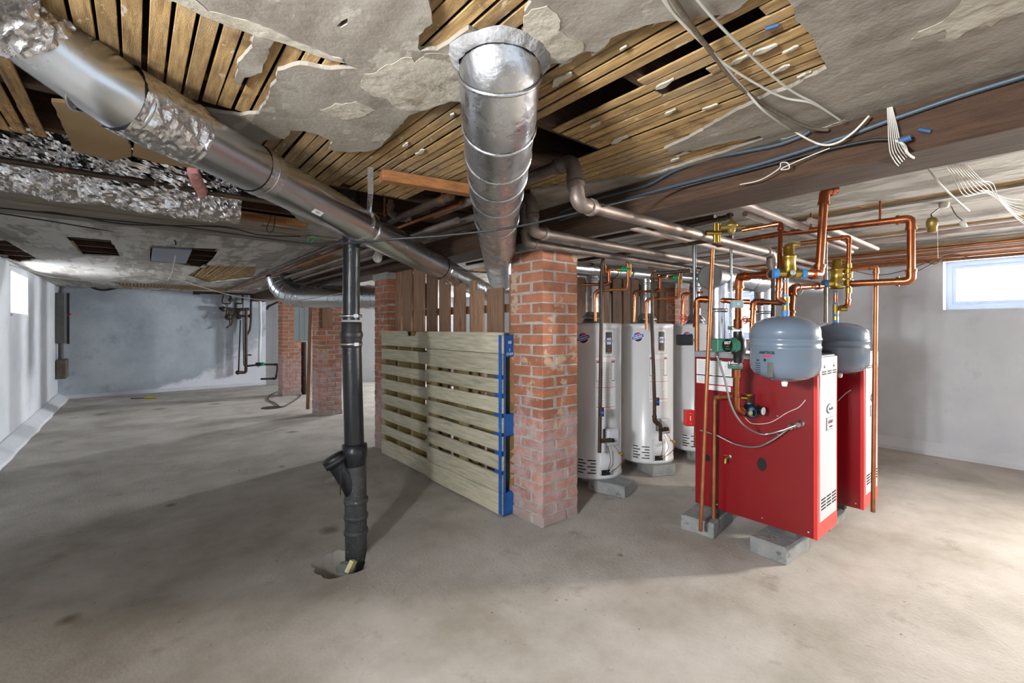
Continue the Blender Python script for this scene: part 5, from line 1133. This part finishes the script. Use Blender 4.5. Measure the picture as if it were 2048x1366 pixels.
# white sagging cable at the left
cable('white_cable', 'white cable sagging across the room from the left wall to the far pillars', [W(20, 530, 4.6), W(55, 541, 4.8), W(100, 553, 5.0), W(160, 560, 5.2), W(215, 559, 5.4), W(280, 553, 5.6), W(345, 556, 5.7), W(400, 573, 5.7), W(470, 592, 5.6), W(540, 601, 5.5), W(600, 600, 5.4), W(685, 586, 5.2)], .005, M_wcab)
cable('dark_hose', 'dark cable looping below the ceiling on the back wall', [W(172, 568, 8.0), W(190, 577, 8.1), W(208, 580, 8.2), W(232, 576, 8.3), W(244, 570, 8.3)], .02, M_cable)
cable('white_string', 'pale chain hanging from the grey ceiling panel', [W(352, 480, 4.2), W(351, 510, 4.4), W(344, 545, 4.8), W(336, 560, 5.0)], .006, M_wcab, 'chain')
cable('wire_loop', 'loop of black wire hanging left of the silver duct', [W(545, 420, 2.9), W(540, 440, 2.9), W(533, 458, 2.9), W(540, 465, 2.9), W(548, 455, 2.9), W(551, 422, 2.9)], .0025, M_cable, 'wire')
cable('green_wire', 'curl of green wire on the black cable, left of the silver duct', [W(640, 480, 2.4), W(625, 473, 2.4), W(615, 480, 2.4), W(620, 486, 2.4), W(628, 478, 2.4)], .002, M_greenh, 'wire')
# grey ceiling panel
pa = PC([(305, 489), (384, 494), (372, 522), (302, 516)]); tag(MB().poly(pa, ZC-.03, ZC-.016).build('grey_ceiling_panel', pm('grey_sheet', (128, 138, 150), None, rough=.5)), 'flat grey sheet fixed under the ceiling, far left', 'panel')
# bulbs and sockets
def bulb(label, px, py, d, s=1, up=True):
    c = W(px, py, d); t = thing('light_bulb', label, 'bulb', c, 'bare bulbs'); r = .03*s
    MB().lathe(c, [(.0001, -r), (r*.5, -r*.87), (r*.87, -r*.5), (r, 0), (r*.9, r*.5), (r*.6, r*1.1), (r*.45, r*1.6)], 24).build('glass', M_bulb, t)
    MB().lathe(c, [(r*.5, r*1.5), (r*.62, r*1.6), (r*.62, r*2.6), (.0001, r*2.6)], 16).build('socket', M_paper, t)
    MB().cyl(c+Vector((0, 0, r*2.6)), Vector((c.x, c.y, ZC-.02)), .004, seg=6).build('stem', M_wcab, t); return t
bulb('white bare bulb below the silver duct, right of the black pipe', 755, 516, 2.9)
bulb('white bare bulb far away, left of the ribbed duct elbow', 518, 575, 7.5, 1.25)
c = W(1864, 447, 2.6); t = thing('brass_lampholder', 'brass lamp socket dangling on a cord near the right window', 'lamp socket', c)
MB().lathe(c, [(.0001, -.052), (.022, -.05), (.023, -.02), (.027, -.016), (.027, .012), (.02, .03), (.008, .036), (.0001, .038)], 20).build('shell', M_brassd, t)
MB().sweep(spline([c+Vector((0, 0, .036)), W(1863, 428, 2.6), W(1876, 418, 2.6), W(1886, 410, 2.6)], 6), .0035, 6).build('cord', M_cable, t)
MB().sweep([c+R*.03+Vector((0, 0, .0)), W(1876, 517, 2.6)], .0012, 5).build('pull_string', M_wcab, t)
c = W(1888, 409, 2.6); MB().lathe(c, [(.0001, -.02), (.02, -.018), (.024, 0), (.018, .02)], 14).build('ceiling_rose', M_wcab, t)
c = W(1926, 448, 2.6); t = thing('white_lampholder', 'small white lamp socket on a wire, right of the brass one', 'lamp socket', c)
MB().lathe(c, [(.0001, -.025), (.014, -.022), (.014, .012), (.006, .02)], 14, Vector((-.5, .3, 1))).build('shell', M_wcab, t); MB().sweep(spline([c+Vector((0, 0, .018)), W(1912, 430, 2.6), W(1902, 412, 2.6)], 6), .0025, 6).build('cord', M_cable, t)

# ================================================================== FAR LEFT FITTINGS
YBK = 11.14
def onback(px, py, off=0): return AY(px, py, YBK-off)
a = AX(101, 588, XL+.12); 
pb = thing('grey_electric_box', 'tall grey electric box on the back wall at the left corner', 'electric box', onback(113, 685))
p0 = onback(103, 686); p1 = onback(126, 588)
MB().box((XL+.004, YBK-.34, p0.z), (XL+.12, YBK+.0, p1.z)).build('housing', M_grey, pb, bevel=.006)
MB().box((XL+.12, YBK-.05, p0.z-.02), (XL+.15, YBK+.0, p1.z+.02)).build('backboard', M_black, pb)
q0 = onback(104, 756); q1 = onback(130, 717)
t = thing('meter_box', 'small rusty grey box below the tall electric box', 'electric box', (q0.x, YBK, q0.z)); MB().box((XL+.004, YBK-.34, q0.z), (XL+.14, YBK+.0, q1.z)).build('housing', pm('rusty_grey', (96, 98, 88), (84, 70, 50), 6, .7), t, bevel=.015)
run('riser_conduit', 'short grey conduit joining the two electric boxes in the left corner', 'conduit', [Vector((XL+.06, YBK-.2, q1.z+.001)), Vector((XL+.06, YBK-.2, p0.z-.001))], .035, M_grey, elbow=False)
run('feeder_cable', 'dark feeder pipe rising from the tall electric box to the ceiling', 'conduit', [Vector((XL+.06, YBK-.2, p1.z+.001)), Vector((XL+.07, YBK-.2, ZC-.02))], .028, M_grey, elbow=False)
tag(MB().sweep([onback(134, 632, .03), onback(142, 628, .10)], .012, 8).build('red_stub', M_redb), 'small red stub sticking out of the wall beside the tall electric box', 'stub')
# gas meter manifold
run('wall_pipe', 'long dark pipe along the top of the back wall with a flanged end', 'pipe', [onback(386, 583, .25), onback(560, 588, .25)], .045, M_irond, elbow=False, ends=True)
mfold = thing('meter_manifold', 'cluster of rusty pipes and fittings on the back wall', 'manifold', onback(465, 640, .15))
for pts, r in (([(447, 590), (444, 607), (461, 608), (461, 585)], .022), ([(485, 590), (485, 608), (471, 606), (471, 630)], .022), ([(438, 616), (458, 618), (470, 620), (498, 618)], .04), ([(455, 618), (453, 632), (463, 640), (470, 628)], .03), ([(476, 618), (477, 632), (500, 632)], .03), ([(458, 622), (461, 650), (453, 656)], .022), ([(466, 640), (462, 652)], .022), ([(502, 590), (502, 640), (500, 660), (494, 670)], .028), ([(492, 620), (492, 745), (476, 745)], .04), ([(481, 640), (477, 745)], .018), ([(486, 590), (487, 730), (492, 735)], .012), ([(493, 710), (503, 710)], .02)):
    MB().sweep(rnd([onback(x, y, .14) for x, y in pts], .05), r*.8, 10).build('manifold_pipe', M_irond, mfold)
for (x, y, r) in ((447, 618, .06), (457, 634, .07), (476, 622, .05), (478, 634, .055), (461, 600, .045), (500, 632, .045), (476, 745, .05)):
    MB().lathe(onback(x, y, .14), [(.0001, -r), (r*.8, -r*.6), (r, 0), (r*.8, r*.6), (.0001, r)], 12).build('fitting', M_irond, mfold)
mp = [W(495, 732, 9.2), W(520, 729, 9.2), W(556, 729, 9.2), W(552, 757, 9.2), W(522, 758, 9.2)]
wm = run('water_pipe', 'brown water pipe loop low on the far wall beside the manifold', 'pipe', mp, .02, M_irond)
t = thing('water_meter', 'small dark water meter with a green union on the brown loop', 'meter', W(517, 728, 9.15)); c = W(517, 728, 9.15)
MB().cyl(c-Vector((0, 0, .04)), c+Vector((0, 0, .03)), .055, seg=18).build('body', M_black, t); MB().cyl(c+R*.06, c+R*.11, .035, seg=12).build('green_union', M_greenh, t)
run('white_wall_pipe', 'white pipe rising up the far wall right of the manifold', 'pipe', [W(519, 570, 9.6), W(521, 650, 9.6), W(518, 735, 9.6)], .028, M_wall, elbow=False)
run('short_dark_pipe', 'short bent dark pipe sticking out near the far window', 'pipe', [W(560, 602, 8.9), W(536, 613, 9.2), W(534, 619, 9.2)], .02, M_irond)
# panels by pillar 4, plank, floor things
pg = thing('breaker_panels', 'three tall grey-blue panels hung on the farthest pillar', 'panel', W(605, 680, 8.3))
for k in range(3):
    a0 = 588+k*10.5; p0 = W(a0, 682, 8.2); p1 = W(a0+10.2, 602, 8.2); mb = MB(); vs = []
    for o in (0, .12):
        for (xx, yy) in ((a0, 682), (a0+10, 682), (a0+10, 603), (a0, 603)): vs.append(W(xx, yy, 8.0)+F*o)
    mb.add(vs, [(0, 1, 2, 3), (7, 6, 5, 4), (0, 4, 5, 1), (1, 5, 6, 2), (2, 6, 7, 3), (3, 7, 4, 0)]); d_ = mb.build('panel_door', M_bluegrey, pg)
    c = W(a0+3, 640, 7.99); sub(MB().box((c.x-.012, c.y-.012, c.z-.03), (c.x+.012, c.y+.012, c.z+.03)), 'latch', M_black, d_); d_.children[0].matrix_parent_inverse = Matrix.Translation(-Vector(pg.location))
def plankp(name, label, a, b, w, th, mat, cat='board'):
    a = Vector(a); b = Vector(b); z = (b-a).normalized(); y = Vector(F).cross(z).normalized(); x = y.cross(z); mb = MB(); vs = []
    for p in (a, b):
        for (u, v) in ((-w/2, -th/2), (w/2, -th/2), (w/2, th/2), (-w/2, th/2)): vs.append(p+y*u+x*v)
    mb.add(vs, [(0, 3, 2, 1), (4, 5, 6, 7), (0, 1, 5, 4), (1, 2, 6, 5), (2, 3, 7, 6), (3, 0, 4, 7)]); o = fixn(mb.build(name, mat, bevel=.004)); return tag(o, label, cat)
g0 = AZ(616, 818, .005)
plankp('leaning_plank', 'tall brown plank leaning against the third pillar', W(616, 818, 6.97), W(622, 606, 7.0), .055, .03, M_board)
plankp('dark_plank', 'dark board standing between the two far pillars', AZ(607, 789, .0), AZ(607, 789, .0)+Vector((0, 0, .98)), .10, .03, M_irond)
tag(MB().box((2.02, 6.628, 1.25), (2.16, 6.648, 1.66)).build('strapped_board', M_board, bevel=.003), 'short brown board fixed to the upper front of the third pillar', 'board')
cable('extension_cord', 'black cord curling on the floor at the foot of the farthest pillar', [AZ(556, 783, .01), AZ(540, 790, .01), AZ(537, 800, .01), AZ(550, 806, .01), AZ(562, 814, .01), AZ(578, 808, .01), AZ(598, 795, .01), AZ(606, 784, .012)], .008, M_cable, 'cord')
c = AZ(543, 815, .004); t = thing('floor_drain', 'round rusty floor drain in front of the farthest pillar', 'drain', c)
MB().lathe((c.x, c.y, 0), [(.0001, .004), (.12, .004), (.135, .007), (.15, .001)], 28).build('drain_plate', M_irond, t)
a = AZ(300, 794, .01); b = AZ(262, 797, .01); t = thing('paint_roller', 'yellow brush with a thin handle lying at the foot of the back wall', 'brush', a)
p = AZ(290, 796, .02); p2_ = AZ(314, 795, .02); MB().sweep([p, p2_], .022, 12).build('head', pm('yellow_foam', (190, 176, 84), None, rough=.9), t); MB().sweep([p, AZ(262, 797, .012)], .008, 8).build('handle', M_irond, t)
